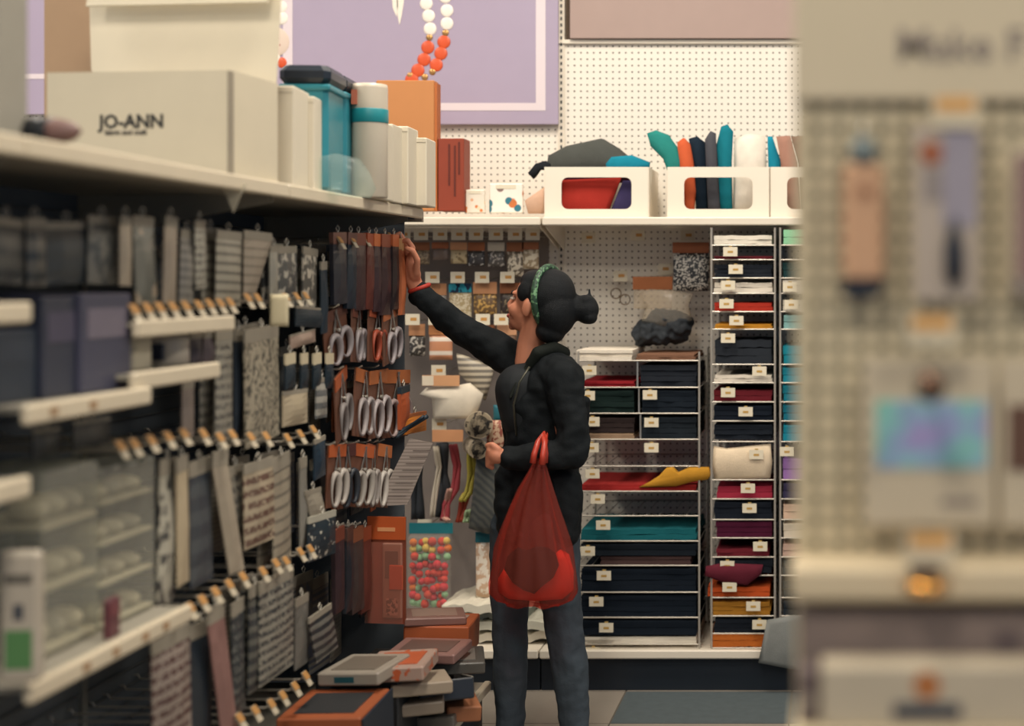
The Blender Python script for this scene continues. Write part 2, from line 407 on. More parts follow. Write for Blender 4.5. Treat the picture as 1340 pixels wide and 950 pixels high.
frol('pale and dark teal felt roll leaning out of the bin corner', [(846, 174), (858, 170), (874, 176), (886, 192), (892, 212), (892, 240), (878, 240), (868, 208), (850, 190)], felt('#2c7f78'), .0, 1)
frol('orange felt roll standing in the bin of rolls', [(886, 186), (894, 180), (902, 188), (907, 212), (910, 250), (908, 278), (892, 278), (889, 212)], felt('#c05a38'), 0, 2)
frol('navy felt roll standing between orange and grey rolls', [(901, 181), (912, 178), (922, 186), (925, 215), (926, 278), (910, 278), (907, 215)], felt('#1b2733'), .02, 3)
frol('dark grey felt roll with a rounded top standing in the bin', [(922, 182), (929, 171), (936, 174), (938, 215), (942, 278), (926, 278), (924, 215)], felt('#4a4a4f'), .0, 4)
frol('bright teal felt roll, the tallest in the bin', [(936, 190), (944, 165), (952, 162), (959, 172), (957, 212), (958, 278), (941, 278), (938, 215)], felt('#1b7280'), .02, 5)
frol('wide white felt bundle standing in the bin of rolls', [(961, 180), (980, 174), (1001, 177), (1002, 215), (1001, 278), (959, 278), (960, 215)], felt('#dfd6c8'), .03, 6, .08)
frol('cyan felt wedge standing in the bin beside pink-brown felt', [(1004, 178), (1010, 178), (1022, 212), (1022, 240), (1006, 240)], felt('#1f86a0'), .06, 7)
frol('pink-brown felt roll standing beside the cyan wedge', [(1016, 178), (1034, 177), (1044, 212), (1048, 278), (1024, 278), (1022, 212)], felt('#a07868'), .03, 8)
frol('rust brown felt roll standing beside the pink-brown roll', [(1036, 178), (1060, 177), (1064, 212), (1066, 278), (1050, 278), (1046, 212)], felt('#7a5648'), .05, 9)
# small packs on the shelf
def spack(label, px0, px1, py0, py1, Y, m, cat='pack', th=.02, rz=0, name='craft_pack'):
    w = (px1-px0)*Y/FP; h = (py1-py0)*Y/FP
    t = thing(name, label, cat, (X((px0+px1)/2, Y), Y, Z(py1, Y)), rz)
    b = MB(); b.box(-w/2, w/2, 0, th, 0, h, min(.004, th*.3)); b.build('pouch', m, t)
    b = MB(); b.box(-w*.3, w*.3, -.0012, .0, h*.82, h*.95); b.build('sticker', mTagW, t); return t
spack('small pack with orange and white beads on the top shelf', 609, 634, 248, 279, 5.64, pat('#e2d8c8', '#cc7a45', 'cells', 45, .35, c3='#e6ceb0'))
spack('white card pack with orange, teal and brown dots on the top shelf', 640, 684, 240, 279, 5.66, pat('#ece4d8', '#2f6f80', 'cells', 24, .40, c3='#c2703c'))
panelcloth('felt_bundle', 'blush pink felt corner slumped beside the white bin', 'felt', [(686, 262), (700, 252), (712, 244), (713, 279), (690, 279)], 5.66, felt('#cda88f'), .05, seed=8)

# orange and rust boxes near the corner
def carton(name, label, cat, px0, px1, py0, py1, Y, depth, m, rz=0, th=None):
    w = (px1-px0)*Y/FP; h = (py1-py0)*Y/FP
    t = thing(name, label, cat, (X((px0+px1)/2, Y), Y, Z(py1, Y)), rz)
    MB().box(-w/2, w/2, 0, depth, 0, h, .003).build('body', m, t)
    return t, w, h
t, w_, h_ = carton('cardboard_box', 'tall orange cardboard box with a darker right edge', 'box', 492, 568, 105, 276, 5.62, .06, mat('#bd7f4c', .6, var=.12, scale=5))
MB().box(w_/2+.0005, w_/2+.010, .004, .056, .0, h_-.01).build('edge_flap', mat('#b0632f', .6), t)
MB().box(w_*.34, w_*.38, -.002, 0, .02, h_*.35).build('printed_strip', mat('#8b4d2a', .6), t)
t, w_, h_ = carton('cardboard_box', 'rust red box with dark lettering bars beside the orange box', 'box', 573, 607, 181, 276, 5.62, .10, mat('#8a3a25', .55))
for k, (a, b, c) in enumerate(((-.10, .35, .92), (.12, .2, .9), (.28, .5, .95))): MB().box(w_*a, w_*(a+.07), -.0015, 0, h_*b, h_*c).build('printed_strip', mat('#5d2418', .6), t)
# ------------------------------------------------------------------ peg hooks and hanging packs on the back pegboard
def hook_back(px, py, L=.22, label=None, tagc=True):
    Y = 6.0-L; x = X(px, Y); z = Z(py, Y)
    t = thing('peg_hook', label or 'chrome peg hook with a cream price tag on the back pegboard', 'hook', (x, 6.0, z))
    MB().tube([(0, .012, .012), (0, -.004, .012), (0, -.006, .0), (0, -L+.01, -.004), (0, -L+.002, .002)], .0024, 6).build('wire', mWire, t)
    if tagc:
        c = MB().box(-.027, .027, -L-.003, -L, -.018, .024, 0).build('price_tag', mTagW, t)
        MB().box(-.008, .016, -L-.0036, -L-.003, -.002, .010).build('print', mTagO, c)
    return t, x, z, Y
def hpack(label, px0, px1, py0, py1, Y, head, body, headh=.35, cat='pack', th=.016, rz=0, name='hanging_pack', clear=False):
    """pack with a header card hung from a hook"""
    w = (px1-px0)*Y/FP; h = (py1-py0)*Y/FP
    t = thing(name, label, cat, (X((px0+px1)/2, Y), Y, Z(py1, Y)), rz)
    hh = h*headh
    if head: MB().box(-w/2, w/2, 0, .003, h-hh, h, 0).build('header_card', head, t)
    if body:
        b = MB(); b.smooth = True
        nx, ny = 6, 6
        def fn(u, v):
            bulge = math.sin(math.pi*u)**.6*math.sin(math.pi*min(1, v+.02))**.5 if 0 < u < 1 and 0 < v < 1 else 0
            return ((u-.5)*w*.96, .004-th*.5*bulge, v*(h-hh)), (0, .3+.7*bulge, 0)
        b.slab(nx, ny, fn, th).build('pouch', body, t)
    return t
tA = 'cream price tag on a peg hook in the row above the brown headers'
for px in (528, 551, 576, 600, 623, 649, 674, 697): hook_back(px, 308, .26, tA)
brown = mat('#8a5434', .7, var=.2); brown2 = mat('#b0724a', .7, var=.2); peach = mat('#c99066', .7, var=.15)
bods = [pat('#6b5a48', '#94836a', 'specks', 60), mat('#75655c', .3), pat('#8f7a58', '#c8b48c', 'cells', 60, .4), pat('#3e3a3a', '#c9c5bd', 'specks', 55, .62), pat('#55504c', '#b9b2a8', 'specks', 50, .58), pat('#6b5f50', '#d2c6b0', 'specks', 40, .5), pat('#a08c70', '#d8cbb2', 'specks', 30, .5)]
heads = [brown, mat('#9a5a38', .7), peach, mat('#985a36', .7), mat('#b7ab98', .7), brown, mat('#8e5636', .7)]
nm = ['dim brown trinket pack', 'flat mauve notion pack', 'gold bead pack', 'dark pack with silver clips', 'dark pack with two pearly charms', 'cream tassel pack', 'wide cream fluff pack']
for k, px in enumerate((551, 576, 600, 623, 649, 674, 694)):
    hpack(nm[k]+(' under a cream header card' if k == 4 else ' under a brown header card')+' in the top hook row', px-11, px+11, 317, (346, 340, 345, 348, 349, 362, 352)[k], 5.77, heads[k], bods[k], .36 if k < 5 else .27)
tB = 'cream price tag on a chrome peg hook in the second row of the back pegboard'
for px in (566, 599, 631, 664): hook_back(px, 364, .26, tB)
hpack('orange header card pack partly behind the dark raised sleeve', 551, 584, 371, 396, 5.77, peach, mat('#9a9690', .4), .6)
hpack('pack with a teal and navy header and cream pellets', 587, 617, 371, 419, 5.77, pat('#2f9bb0', '#182c48', 'specks', 25, .52), pat('#b5a078', '#d9ccb0', 'specks', 70), .24)
hpack('pack with a wide orange header and gold charms', 619, 650, 369, 412, 5.77, peach, pat('#6d5438', '#c9a05a', 'specks', 45, .55), .36)
hpack('brown header pack behind the raised profile', 654, 682, 370, 412, 5.77, brown, pat('#3c322c', '#8c7c60', 'specks', 45, .6), .33)
for px in (540, 570, 632, 656): hook_back(px, 419, .26, 'cream price tag on a chrome peg hook in the third row of the back pegboard')
hpack('orange header pack with small silver clasps beside the tan pouch', 535, 556, 424, 466, 5.77, peach, pat('#3b3632', '#b5aea2', 'specks', 40, .55), .36)
hpack('orange header pack with a peach pouch below the raised sleeve', 561, 592, 424, 471, 5.76, mat('#cf8a58', .7), pat('#c78a66', '#e6d9c9', 'lines', 6, .8), .30)
hpack('brown header pack beside the chin', 624, 648, 425, 452, 5.77, brown, mat('#5b4a3c', .5), .5)
hpack('peach header pack beside the neck', 650, 676, 425, 452, 5.77, mat('#cf9a74', .7), mat('#6b4f3c', .5), .5)
hook_back(574, 486, .27, 'cream price tag on a chrome peg hook above the folded white interfacing')
panelcloth('fabric_pack', 'folded white interfacing pack with a cream and orange header', 'fabric', [(548, 516), (556, 508), (600, 504), (612, 502), (630, 516), (626, 530), (618, 548), (566, 549), (564, 522)], 5.70, felt('#ded3c0', .2), .05, seed=2)
o = thing('header_card', 'cream and orange header card over the folded white interfacing', 'card', (X(577, 5.695), 5.695, Z(505, 5.695)))
MB().box(-.07, .07, -.003, 0, 0, .04).build('card', mat('#d6a074', .6), o); MB().box(-.07, -.027, -.004, -.003, .002, .038).build('label_print', mat('#e6d8c0', .6), o)
panelcloth('fabric_pack', 'grey striped fabric fold hanging behind the reaching arm', 'fabric', [(596, 462), (612, 468), (645, 482), (640, 505), (634, 524), (616, 505), (600, 490)], 5.76, pat('#6b645a', '#b3a894', 'lines', 14), .03, seed=3)
hook_back(575, 556, .27, 'cream price tag on a chrome peg hook above the hanging cords')
o = thing('header_card', 'orange header card above the hanging cords', 'card', (X(586, 5.70), 5.70, Z(578, 5.70)))
MB().box(-.058, .058, -.003, 0, 0, .045).build('card', peach, o)
def cord(label, pts, Y, r, m, name='cord_skein'):
    p = [Vector((X(a, Y), Y+.02*math.sin(i*1.3), Z(b, Y))) for i, (a, b) in enumerate(pts)]
    q = []
    for i in range(len(p)-1):
        for k in range(4): q.append(p[i].lerp(p[i+1], k/4))
    q.append(p[-1]); c = q[0].copy(); c.z = min(v.z for v in q)
    t = thing(name, label, 'cord', c)
    for s in (-1, 1):
        b = MB(); b.smooth = True
        b.tube([(v-c)+Vector((s*r*.8, s*.002, 0)) for v in q], [r*(1+.25*math.sin(i*.9+s)) for i in range(len(q))], 7); b.build('strand', m, t)
cord('black cord skein hanging below the orange header', [(545, 580), (543, 630), (545, 680)], 5.74, .014, mat('#23272c', .8))
cord('dark cord skein hanging beside the white cord', [(578, 580), (577, 620), (580, 640), (577, 676)], 5.75, .013, mat('#2a2c30', .8))
cord('white cord skein with a loose knot', [(570, 584), (573, 612), (569, 640), (567, 676)], 5.71, .006, mat('#b5aa98', .8))
cord('dark red cord skein hanging beside the yellow ribbon', [(592, 582), (597, 610), (594, 640), (585, 660), (583, 680)], 5.73, .009, mat('#8d3338', .7))
cord('pale pink cord tail below the red skein', [(588, 640), (584, 655), (580, 678), (588, 680)], 5.70, .006, mat('#b58a7a', .7))
cord('yellow green ribbon skein hanging by the grey bag', [(616, 585), (616, 620), (612, 645), (606, 655)], 5.72, .009, mat('#a89a3c', .6))
cord('red orange ribbon tail below the yellow ribbon', [(610, 645), (604, 665), (600, 684)], 5.73, .009, mat('#a0402c', .6))
cord('mint green ribbon tip below the red orange ribbon', [(613, 668), (610, 676), (608, 684)], 5.70, .007, mat('#9fb58a', .6))
hook_back(556, 688, .27, 'cream price tag on a chrome peg hook above the pompom bag')
# pompom bag
t = thing('pompom_bag', 'clear bag of red, yellow and green pompoms with a teal header', 'pack', (X(561, 5.66), 5.66, Z(796, 5.66)))
wb = 54*5.66/FP; hb = 96*5.66/FP
MB().box(-wb/2-.005, wb/2+.005, .03, .034, hb, hb+.04).build('header_card', mat('#1f6f78', .5), t)
pc = ['#c8402f', '#d8763a', '#d9b65c', '#8fb58a', '#cc3f45', '#c94a3a']; k = 0
for j in range(9):
    for i in range(6):
        r = rnd.uniform(.013, .0175); xx = -wb/2+.016+i*(wb-.032)/5+rnd.uniform(-.008, .008); zz = .016+j*(hb-.034)/8.3+rnd.uniform(-.006, .006)
        c = rnd.choice(['#c8382f', '#cc3f45', '#d2483a']) if 3 <= j <= 5 else rnd.choice(pc)
        b = MB(); b.smooth = True; b.ell((xx, .012+rnd.uniform(-.006, .01), zz), (r, r, r), 8, 6); b.build('pompom', mat(c, .9, spec=.1), t)
MB().box(-wb/2, wb/2, -.012, .034, 0, hb, .01).build('bag', film('#e0e0dc', .10, .1), t)
# rolls of patterned paper, red pack, grey bag, lower deck fabric
def roll(label, px, py, Y, r, L, m, core, rz=0, tilt=0):
    t = thing('paper_roll', label, 'roll', (X(px, Y), Y, Z(py, Y))); t.rotation_euler = (tilt, 0, rz)
    b = MB(); b.smooth = True
    for k in range(3):
        rr_ = r*(1-k*.28); b2 = MB(); b2.smooth = True
        pts = [(rr_-.0018, 0), (rr_, 0), (rr_, L-k*.003), (rr_-.0018, L-k*.003), (rr_-.0018, 0)]
        b2.lathe((0, 0, 0), pts, 20, 'y'); b2.build('layer', m if k != 1 else core, t)
pr = pat('#b8a78c', '#4a4038', 'specks', 30, .56, .5)
roll('cream and dark patterned paper roll, the upper of two beside the jacket', 627, 556, 5.55, .05, .36, pr, mat('#2a2826', .7), .25, -.1)
roll('cream and dark patterned paper roll, the lower of two beside the jacket', 626, 588, 5.56, .036, .36, pr, mat('#2a2826', .7), .3, -.06)
hpack('red and cream patterned pouch between the paper rolls and the jacket', 636, 668, 550, 590, 5.62, None, pat('#8a4a3c', '#c2a48a', 'specks', 35, .5), 0)
hpack('teal topped pouch behind the jacket front', 645, 662, 530, 552, 5.66, None, mat('#1f5f6b', .5), 0)
panelcloth('tote_bag', 'dark grey ribbed fabric tote hanging beside the red carrier bag', 'bag', [(622, 600), (640, 594), (668, 596), (668, 696), (650, 702), (630, 698), (612, 692), (617, 640)], 5.66, pat('#3d3f40', '#55564f', 'weave', 20, .5, .9), .06, seed=7)
hook_back(642, 590, .32, 'bare chrome peg hook carrying the dark grey tote', False)
hpack('teal header pack with a pale doll card behind the legs', 622, 646, 696, 782, 5.72, mat('#1f5f68', .5), pat('#c8a88c', '#e3d8c8', 'specks', 20), .16)
for k, (a, b, y, m) in enumerate(((578, 668, 790, '#cfc8b6'), (590, 720, 812, '#b9b6a6'), (612, 742, 832, '#d5cdbb'), (600, 690, 800, '#9da195'), (640, 748, 845, '#cfc6b4'))):
    cloth('fabric_fold', ['crumpled off-white fabric', 'pale grey fabric', 'cream fabric', 'sage grey fabric', 'creamy white fabric'][k]+' folded on the base deck behind the legs', 'fabric', (a, b), min(y+14, V0+1.342*FP/(5.60+.02*k)), 5.60+.02*k, 5.92, felt(m, .3), .03, .035, k+3)
# pegboard centre: hooks and lace packs
for px, py in ((770, 312), (835, 309), (900, 309), (812, 362), (870, 353)):
    hook_back(px, py, .10, 'short peg hook with a faded price tag on the bare pegboard')
hpack('black and white zigzag trim pack under a brown header card', 880, 928, 317, 381, 5.78, mat('#8e5333', .7), pat('#2a2c30', '#c9c4ba', 'specks', 75, .52), .22)
hpack('empty clear pouch under an orange-brown header card', 828, 880, 362, 404, 5.80, mat('#a5643c', .7), film('#d8d0c4', .22), .40)
for px, py in ((806, 384), (818, 392)):
    b = MB(); b.smooth = True; Yq = 5.93; b.tube([(X(px, Yq)+.02*math.cos(a), Yq, Z(py, Yq)+.02*math.sin(a)) for a in [k*math.pi/8 for k in range(16)]], .0025, 6, closed=True)
    tag(center(b.build('wire_ring', mat('#8c7862', .3, metal=.8))), 'thin brass wire ring hanging on the bare pegboard', 'ring')

# ------------------------------------------------------------------ felt sheet racks
mRail = mat('#a8a196', .35, metal=.3, var=.05)
def rack(label, px0, px1, ys, ytop, ybot, tags, Y0=5.57, Y1=5.965, div=None, decks=True):
    t = thing('wire_rack', label, 'rack', (X((px0+px1)/2, Y0), Y0, Z(ybot, Y0)))
    cx, cz = t.location.x, t.location.z; a = X(px0, Y0)-cx; b = X(px1, Y0)-cx; d = Y1-Y0; top = Z(ytop, Y0)-cz
    for x in (a, b):
        for y in (0, d): MB().tube([(x, y, 0), (x, y, top)], .0042, 6).build('post', mRail, t)
    for yy in ys:
        z = Z(yy, Y0)-cz; mb = MB()
        s = MB().tube([(a, 0, z), (b, 0, z)], .0030, 6).build('front_rail', mRail, t); MB().tube([(a, d, z), (b, d, z)], .003, 6).build('rear_rail', mRail, t); n = 9
        for k in range(n+1): x = a+(b-a)*k/n; mb.tube([(x, 0, z+.0005), (x, d, z+.0005)], .0016, 5)
        mb.build('shelf_wire', mRail, s)['kind'] = 'stuff'
    if div:
        for (px, y0, y1) in div:
            x = X(px, Y0)-cx; MB().tube([(x, .004, Z(y0, Y0)-cz), (x, .004, Z(y1, Y0)-cz)], .0035, 6).build('divider', mWire, t)
    for (px, py) in tags:
        x = X(px, Y0)-cx; z = Z(py, Y0)-cz; mb = MB().box(x-.026, x+.026, -.014, -.011, z-.018, z+.016)
        c = mb.build('price_tag', mTagW, t)
        MB().box(x-.010, x+.010, -.0146, -.014, z-.006, z+.002).build('print', mat('#b58f4a', .6), c)
        MB().box(x-.006, x+.006, -.012, -.004, z+.012, z+.020).build('clip', mat('#a98c50', .5), c)
    return t
ys1 = [472, 507, 541, 575, 610, 643, 675, 708, 740, 775, 808, 843]
rack('wide white wire rack of stacked felt sheets beside the shopper', 757, 915, ys1, 460, 853, [(772, 484), (770, 517), (851, 516), (776, 551), (853, 552), (775, 585), (853, 585), (776, 619), (783, 652), (790, 686), (770, 720), (791, 752), (781, 786), (794, 820), (777, 852)], div=[(834, 472, 507), (836, 507, 541), (838, 541, 575)])
ys2 = [321, 340, 364, 384, 408, 431, 477, 501, 526, 551, 578, 628, 653, 680, 704, 729, 753, 782, 806, 829, 848]
rack('narrow white wire rack of bright felt sheets beside the wide rack', 931, 1014, ys2, 298, 853, [(956, 329), (963, 352), (953, 373), (951, 397), (964, 419), (953, 442), (994, 485), (953, 513), (976, 538), (990, 594), (979, 638), (981, 664), (995, 714), (952, 739), (955, 767), (986, 792), (994, 816)])
rack('narrow white wire rack of teal and green felt sheets next to the end cap', 1021, 1104, ys2, 298, 853, [(1034, 375), (1036, 398), (1030, 590)])
def stack(label, px0, px1, ytop, ybot, h, n=1, Y0=5.58, amp=.003, group=None):
    th = (ybot-ytop)*Y0/FP/n
    for k in range(n):
        wd = {1: [''], 2: ['lower ', 'upper '], 3: ['lowest ', 'middle ', 'topmost '], 4: ['lowest ', 'second lowest ', 'second highest ', 'topmost ']}[n][k]
        cloth('felt_sheet', wd+label, 'felt', (px0+rnd.uniform(0, 2), px1-rnd.uniform(0, 2)), ybot-(ybot-ytop)*k/n, Y0+rnd.uniform(0, .006), 5.955, felt(h), th*.93, min(amp, th*.4), rnd.randint(0, 99), nx=10, ny=2)
L_, R_, M1, M2 = 760, 912, 831, 839
stack('white felt sheet in the stack on top of the wide rack', L_-6, 828, 458, 471, '#e0d6c6', 3)
stack('brown felt sheet lying on top of the wide rack', 832, 910, 464, 471, '#7d5b48', 2, amp=.01)
stack('red felt sheet under the white stack of the wide rack', L_, M1, 499, 506, '#94252c', 2)
stack('black felt sheet in the top right compartment of the wide rack', M2-2, R_, 478, 506, '#262a31', 4)
stack('dark green felt sheet in the second row of the wide rack', L_, M1, 511, 540, '#1c2a28', 4)
stack('black felt sheet in the second row of the wide rack', M2, R_, 511, 540, '#1d242c', 4)
stack('beige felt sheet in the third row of the wide rack', L_, M1, 567, 574, '#9a8068', 2)
stack('dark brown felt sheet in the third row of the wide rack', L_, M1, 547, 566, '#332a29', 3)
stack('charcoal felt sheet in the third row of the wide rack', M2, R_, 546, 574, '#22282e', 4)
stack('red felt sheet under the golden fold in the wide rack', L_, R_, 634, 642, '#9a2d2b', 2)
stack('teal felt sheet in the wide rack', L_, R_, 693, 707 - 33 + 33, '#1c5f66', 2, amp=.012)
stack('dark brown felt sheet in the wide rack under the teal sheet', 785, 905, 728, 739, '#4a3836', 3)
stack('black felt sheet behind the dark brown sheets', L_, R_, 712, 727, '#1b2128', 2)
stack('black felt sheet three rows above the wide rack deck', L_, R_, 744, 774, '#181f28', 4)
stack('black felt sheet two rows above the wide rack deck', L_, R_, 779, 807, '#181f28', 4)
stack('black felt sheet above the white sheets at the bottom of the wide rack', L_, R_, 812, 831, '#181f28', 2)
stack('white felt sheet at the bottom of the wide rack', L_-2, R_, 833, 842, '#d8d0c0', 2)
panelcloth('felt_bundle', 'golden yellow felt fold drooping out of the wide rack', 'felt', [(836, 638), (850, 631), (862, 623), (872, 612), (880, 611), (886, 619), (902, 612), (927, 612), (930, 622), (926, 628), (905, 631), (884, 637)], 5.560, felt('#b07f2c'), .04, seed=3)
N0, N1 = 934, 1011
stack('white felt sheet heaped on the top of the narrow rack', N0, N1, 308, 320, '#e0d8c8', 2, amp=.02)
stack('maroon felt sheet in the second row of the narrow rack', N0, N1, 335, 339, '#5c2028', 2)
stack('near-black felt sheet below the maroon sheets of the narrow rack', N0, N1, 346, 363, '#23272e', 3)
stack('white felt sheet above the red sheets of the narrow rack', N0, N1, 370, 383, '#e0d6c6', 2, amp=.008)
stack('bright red felt sheet in the narrow rack', N0, N1, 396, 407, '#a83427', 2)
stack('mustard felt sheet in the narrow rack under the bright red', N0, N1, 424, 430, '#bb812c', 2)
stack('charcoal felt sheet slumped in the tall gap of the narrow rack', N0, N1, 445, 476, '#2b2f35', 3, amp=.008)
stack('white felt sheet under the charcoal sheets of the narrow rack', N0, N1, 491, 500, '#ded4c4', 2, amp=.008)
stack('wine red felt sheet in the middle of the narrow rack', N0, N1, 511, 525, '#642028', 2, amp=.006)
stack('black felt sheet under the wine red sheets of the narrow rack', N0, N1, 531, 550, '#1b212b', 3)
stack('black felt sheet above the cream fold of the narrow rack', N0, N1, 556, 575, '#20252d', 3)
panelcloth('felt_bundle', 'cream felt fold bulging out of the narrow rack with a round tag', 'felt', [(933, 585), (950, 588), (1008, 582), (1010, 606), (1008, 626), (935, 629), (932, 610)], 5.565, felt('#d6c3a8'), .05, seed=2)
stack('raspberry felt sheet below the cream fold of the narrow rack', N0+4, N1, 636, 652, '#9c2f42', 2)
stack('black felt sheet below the raspberry sheets of the narrow rack', N0, N1, 657, 679, '#1d222b', 3)
stack('plum purple felt sheet in the narrow rack', N0+2, N1, 683, 703, '#4f1c33', 3)
stack('dark wine felt sheet below the plum sheets', N0+3, N1-4, 719, 728, '#6e2630', 2)
stack('black felt sheet behind the drooping wine fold', N0, N1, 733, 750, '#20242b', 2)
panelcloth('felt_bundle', 'dark wine felt fold drooping out of the narrow rack', 'felt', [(923, 742), (945, 738), (998, 740), (996, 752), (978, 766), (945, 762), (922, 754)], 5.555, felt('#5f2430'), .03, seed=6)
stack('orange felt sheet above the ochre sheets of the narrow rack', N0-8, N1-2, 768, 781, '#c5562a', 2, amp=.008)
stack('ochre felt sheet below the orange sheets of the narrow rack', N0-3, N1-2, 788, 805, '#a8742c', 3, amp=.006)
stack('black felt sheet below the ochre sheets of the narrow rack', N0, N1, 810, 828, '#1d222a', 3)
stack('burnt orange felt sheet at the bottom of the narrow rack', N0-6, N1-8, 830, 847, '#bf6a2e', 2, amp=.01)
T0, T1 = 1024, 1100
for y0, y1, c, nme in ((300, 320, '#8fc9a0', 'mint green'), (343, 363, '#1f3a3c', 'deep teal'), (366, 383, '#d8d0c2', 'soft white'), (392, 407, '#cfc8ba', 'ivory'), (412, 430, '#86b3b0', 'pale aqua'), (452, 476, '#1b7c8c', 'bright teal'), (481, 500, '#1f7f92', 'turquoise'), (504, 525, '#1b7486', 'peacock blue'), (530, 550, '#1a6c80', 'ocean blue'), (556, 577, '#1c8196', 'azure'), (600, 627, '#9a72b0', 'lavender'), (632, 652, '#3a3550', 'indigo'), (660, 679, '#d8b8a0', 'blush'), (685, 703, '#d8cbb8', 'oatmeal'), (712, 728, '#c8a898', 'dusty pink'), (733, 752, '#23303a', 'midnight blue'), (760, 781, '#22303a', 'ink blue'), (786, 805, '#2c333a', 'slate')):
    stack(nme+' felt sheet in the rack next to the end cap', T0, T1, y0, y1, c, 2)
panelcloth('felt_bundle', 'pale grey felt corner hanging out over the deck by the end cap', 'felt', [(1004, 812), (1040, 806), (1060, 812), (1060, 880), (1032, 876), (992, 868)], 5.50, felt('#7d7f7c', .3), .02, seed=2)

# ================================================================== left gondola
LXF, LXB = -1.36, -1.86
lg = thing('gondola_shelving', 'dark backed shelving run along the aisle full of stencils and craft tools', 'shelving', (-1.6, 3.0, 0))
lm = Matrix.Translation((1.6, -3.0, 0))
def LG(mb, name, m, par=None):
    o = mb.build(name, m); o.data.transform(lm); o.parent = par or lg; return o
mPanel = mat('#565d63', .6, var=.2, scale=3); mShelfD = mat('#8d887c', .45, var=.08); mLip = mat('#c9bda6', .4, var=.06)
LY = [1.30, 2.52, 3.74, 4.96]
for i in range(3):
    LG(MB().box(LXB-.02, LXB, LY[i], LY[i+1], .05, 1.72), 'back_panel', mPanel)
    mb = MB()
    for k in range(34): mb.tube([(LXB+.006, LY[i]+.02, .22+k*.044), (LXB+.006, LY[i+1]-.02, .22+k*.044)], .0028, 5)
    LG(mb, 'grid_wire', mat('#6a6e70', .4, metal=.4))['kind'] = 'stuff'
    LG(MB().box(LXB, LXF+.004, LY[i]+.002, LY[i+1]-.002, 1.716, 1.730), 'top_shelf', mShelfD)
    LG(MB().box(LXF-.002, LXF+.018, LY[i]+.002, LY[i+1]-.002, 1.710, 1.744, .004), 'shelf_lip', mLip)
    for y in (LY[i]+.012, LY[i+1]-.016):
        LG(MB().prism([(LXB, 1.716), (LXF-.03, 1.716), (LXF-.03, 1.70), (LXB, 1.60)], 'y', y, y+.004), 'bracket', mShelfD)
    LG(MB().box(LXB, -1.14, LY[i], LY[i+1], .175, .19), 'base_deck', mShelfD)
    LG(MB().box(-1.142, -1.12, LY[i], LY[i+1], .165, .196, .004), 'deck_lip', mLip)
    LG(MB().box(-1.18, -1.15, LY[i], LY[i+1], 0, .174), 'kick_plate', mNavy)
for y in LY: LG(MB().box(LXB-.03, LXB+.012, y-.013, y+.013, 0, 1.80), 'upright', mat('#70726f', .4, metal=.3))
LG(MB().box(LXB, LXF-.05, 4.975, 4.982, .19, 1.70), 'end_panel', mPanel)
# perforated end bracket of the top shelf
mb = MB(); mb.box(-1.60, LXF+.01, 4.972, 4.990, 1.70, 1.735)
pb = LG(mb, 'end_bracket', mat('#7d7468', .4, metal=.3))
for k in range(4): LG(MB().box(-1.57+k*.055, -1.54+k*.055, 4.9705, 4.9722, 1.709, 1.722), 'slot', mDark, pb)
def lshelf(name, px0, px1, py, x, deep, holes=()):
    y0, y1 = YL(px0, x), YL(px1, x); ym = (y0+y1)/2; z = Z(py, YL((px0+px1)/2, x))
    o = LG(MB().box(LXB, x, y0, y1, z+.004, z+.014), 'shelf', mShelfD)
    LG(MB().box(x-.002, x+.014, y0, y1, z-.016, z+.018, .004), 'shelf_lip', mLip, o)
    for h in holes:
        yy = YL(h, x); LG(MB().box(x+.0142, x+.0155, yy-.012, yy+.012, z-.006, z+.008), 'lip_clip', mat('#9a7a5a', .5), o)
    return z+.014
zs1 = lshelf('s', 26, 190, 531, -1.37, .4, (60, 112))
zs2 = lshelf('s', 168, 281, 492, -1.385, .4)
zs3 = lshelf('s', 30, 243, 856, -1.36, .4, (103, 142, 181, 208))
lshelf('s', -160, 32, 413, -1.35, .4); lshelf('s', -160, 31, 660, -1.35, .4)
lshelf('s', 172, 300, 427, -1.40, .4)
# triangular shelf talker under the top shelf
Yt = 3.44
o = MB().prism([(X(288, Yt), Z(238, Yt)), (X(322, Yt), Z(241, Yt)), (X(314, Yt), Z(256, Yt)), (X(305, Yt), Z(278, Yt)), (X(297, Yt), Z(258, Yt))], 'y', Yt, Yt+.004).build('shelf_flag', mat('#c2bba6', .5))
tag(center(o), 'small pale triangular flag hanging from the top shelf edge', 'flag')

# ------------------------------------------------------------------ goods on top of the left shelf
ST = 1.745
t = thing('cardboard_carton', 'large open white carton printed JO-ANN on the top shelf', 'carton', (-1.606, 3.492, ST)); t.rotation_euler = (0, 0, math.radians(-6))
mCart = mat('#c9bfa8', .6, var=.05)
cw, chh, cdp = .443, .243, .24
MB().box(-cw/2, cw/2, 0, .004, 0, chh).build('front_panel', mCart, t)
MB().box(-cw/2, cw/2, cdp-.004, cdp, 0, chh).build('back_panel', mCart, t)
for s in (-1, 1): MB().box(s*cw/2-.002, s*cw/2+.002, .004, cdp-.004, 0, chh).build('side_panel', mCart, t)
MB().box(-cw/2, cw/2, .004, cdp-.004, 0, .004).build('bottom_panel', mCart, t)
b = MB(); b.prism([(-cw/2-.01, 0), (cw/2-.005, 0), (cw/2-.012, .09), (cw/2-.03, .30), (-cw/2-.10, .30), (-cw/2-.05, .05)], 'y', 0, .005)
lid = b.build('open_lid', mCart, t, (0, cdp, chh-.005), (math.radians(-16), 0, 0))
MB().box(-cw/2-.06, cw/2-.03, -.05, -.045, .20, .30).build('lid_flap', mCart, lid)
MB().box(cw/2-.001, cw/2+.0025, -.003, .02, .0, chh-.002).build('seam', mat('#8d8474', .7), t)
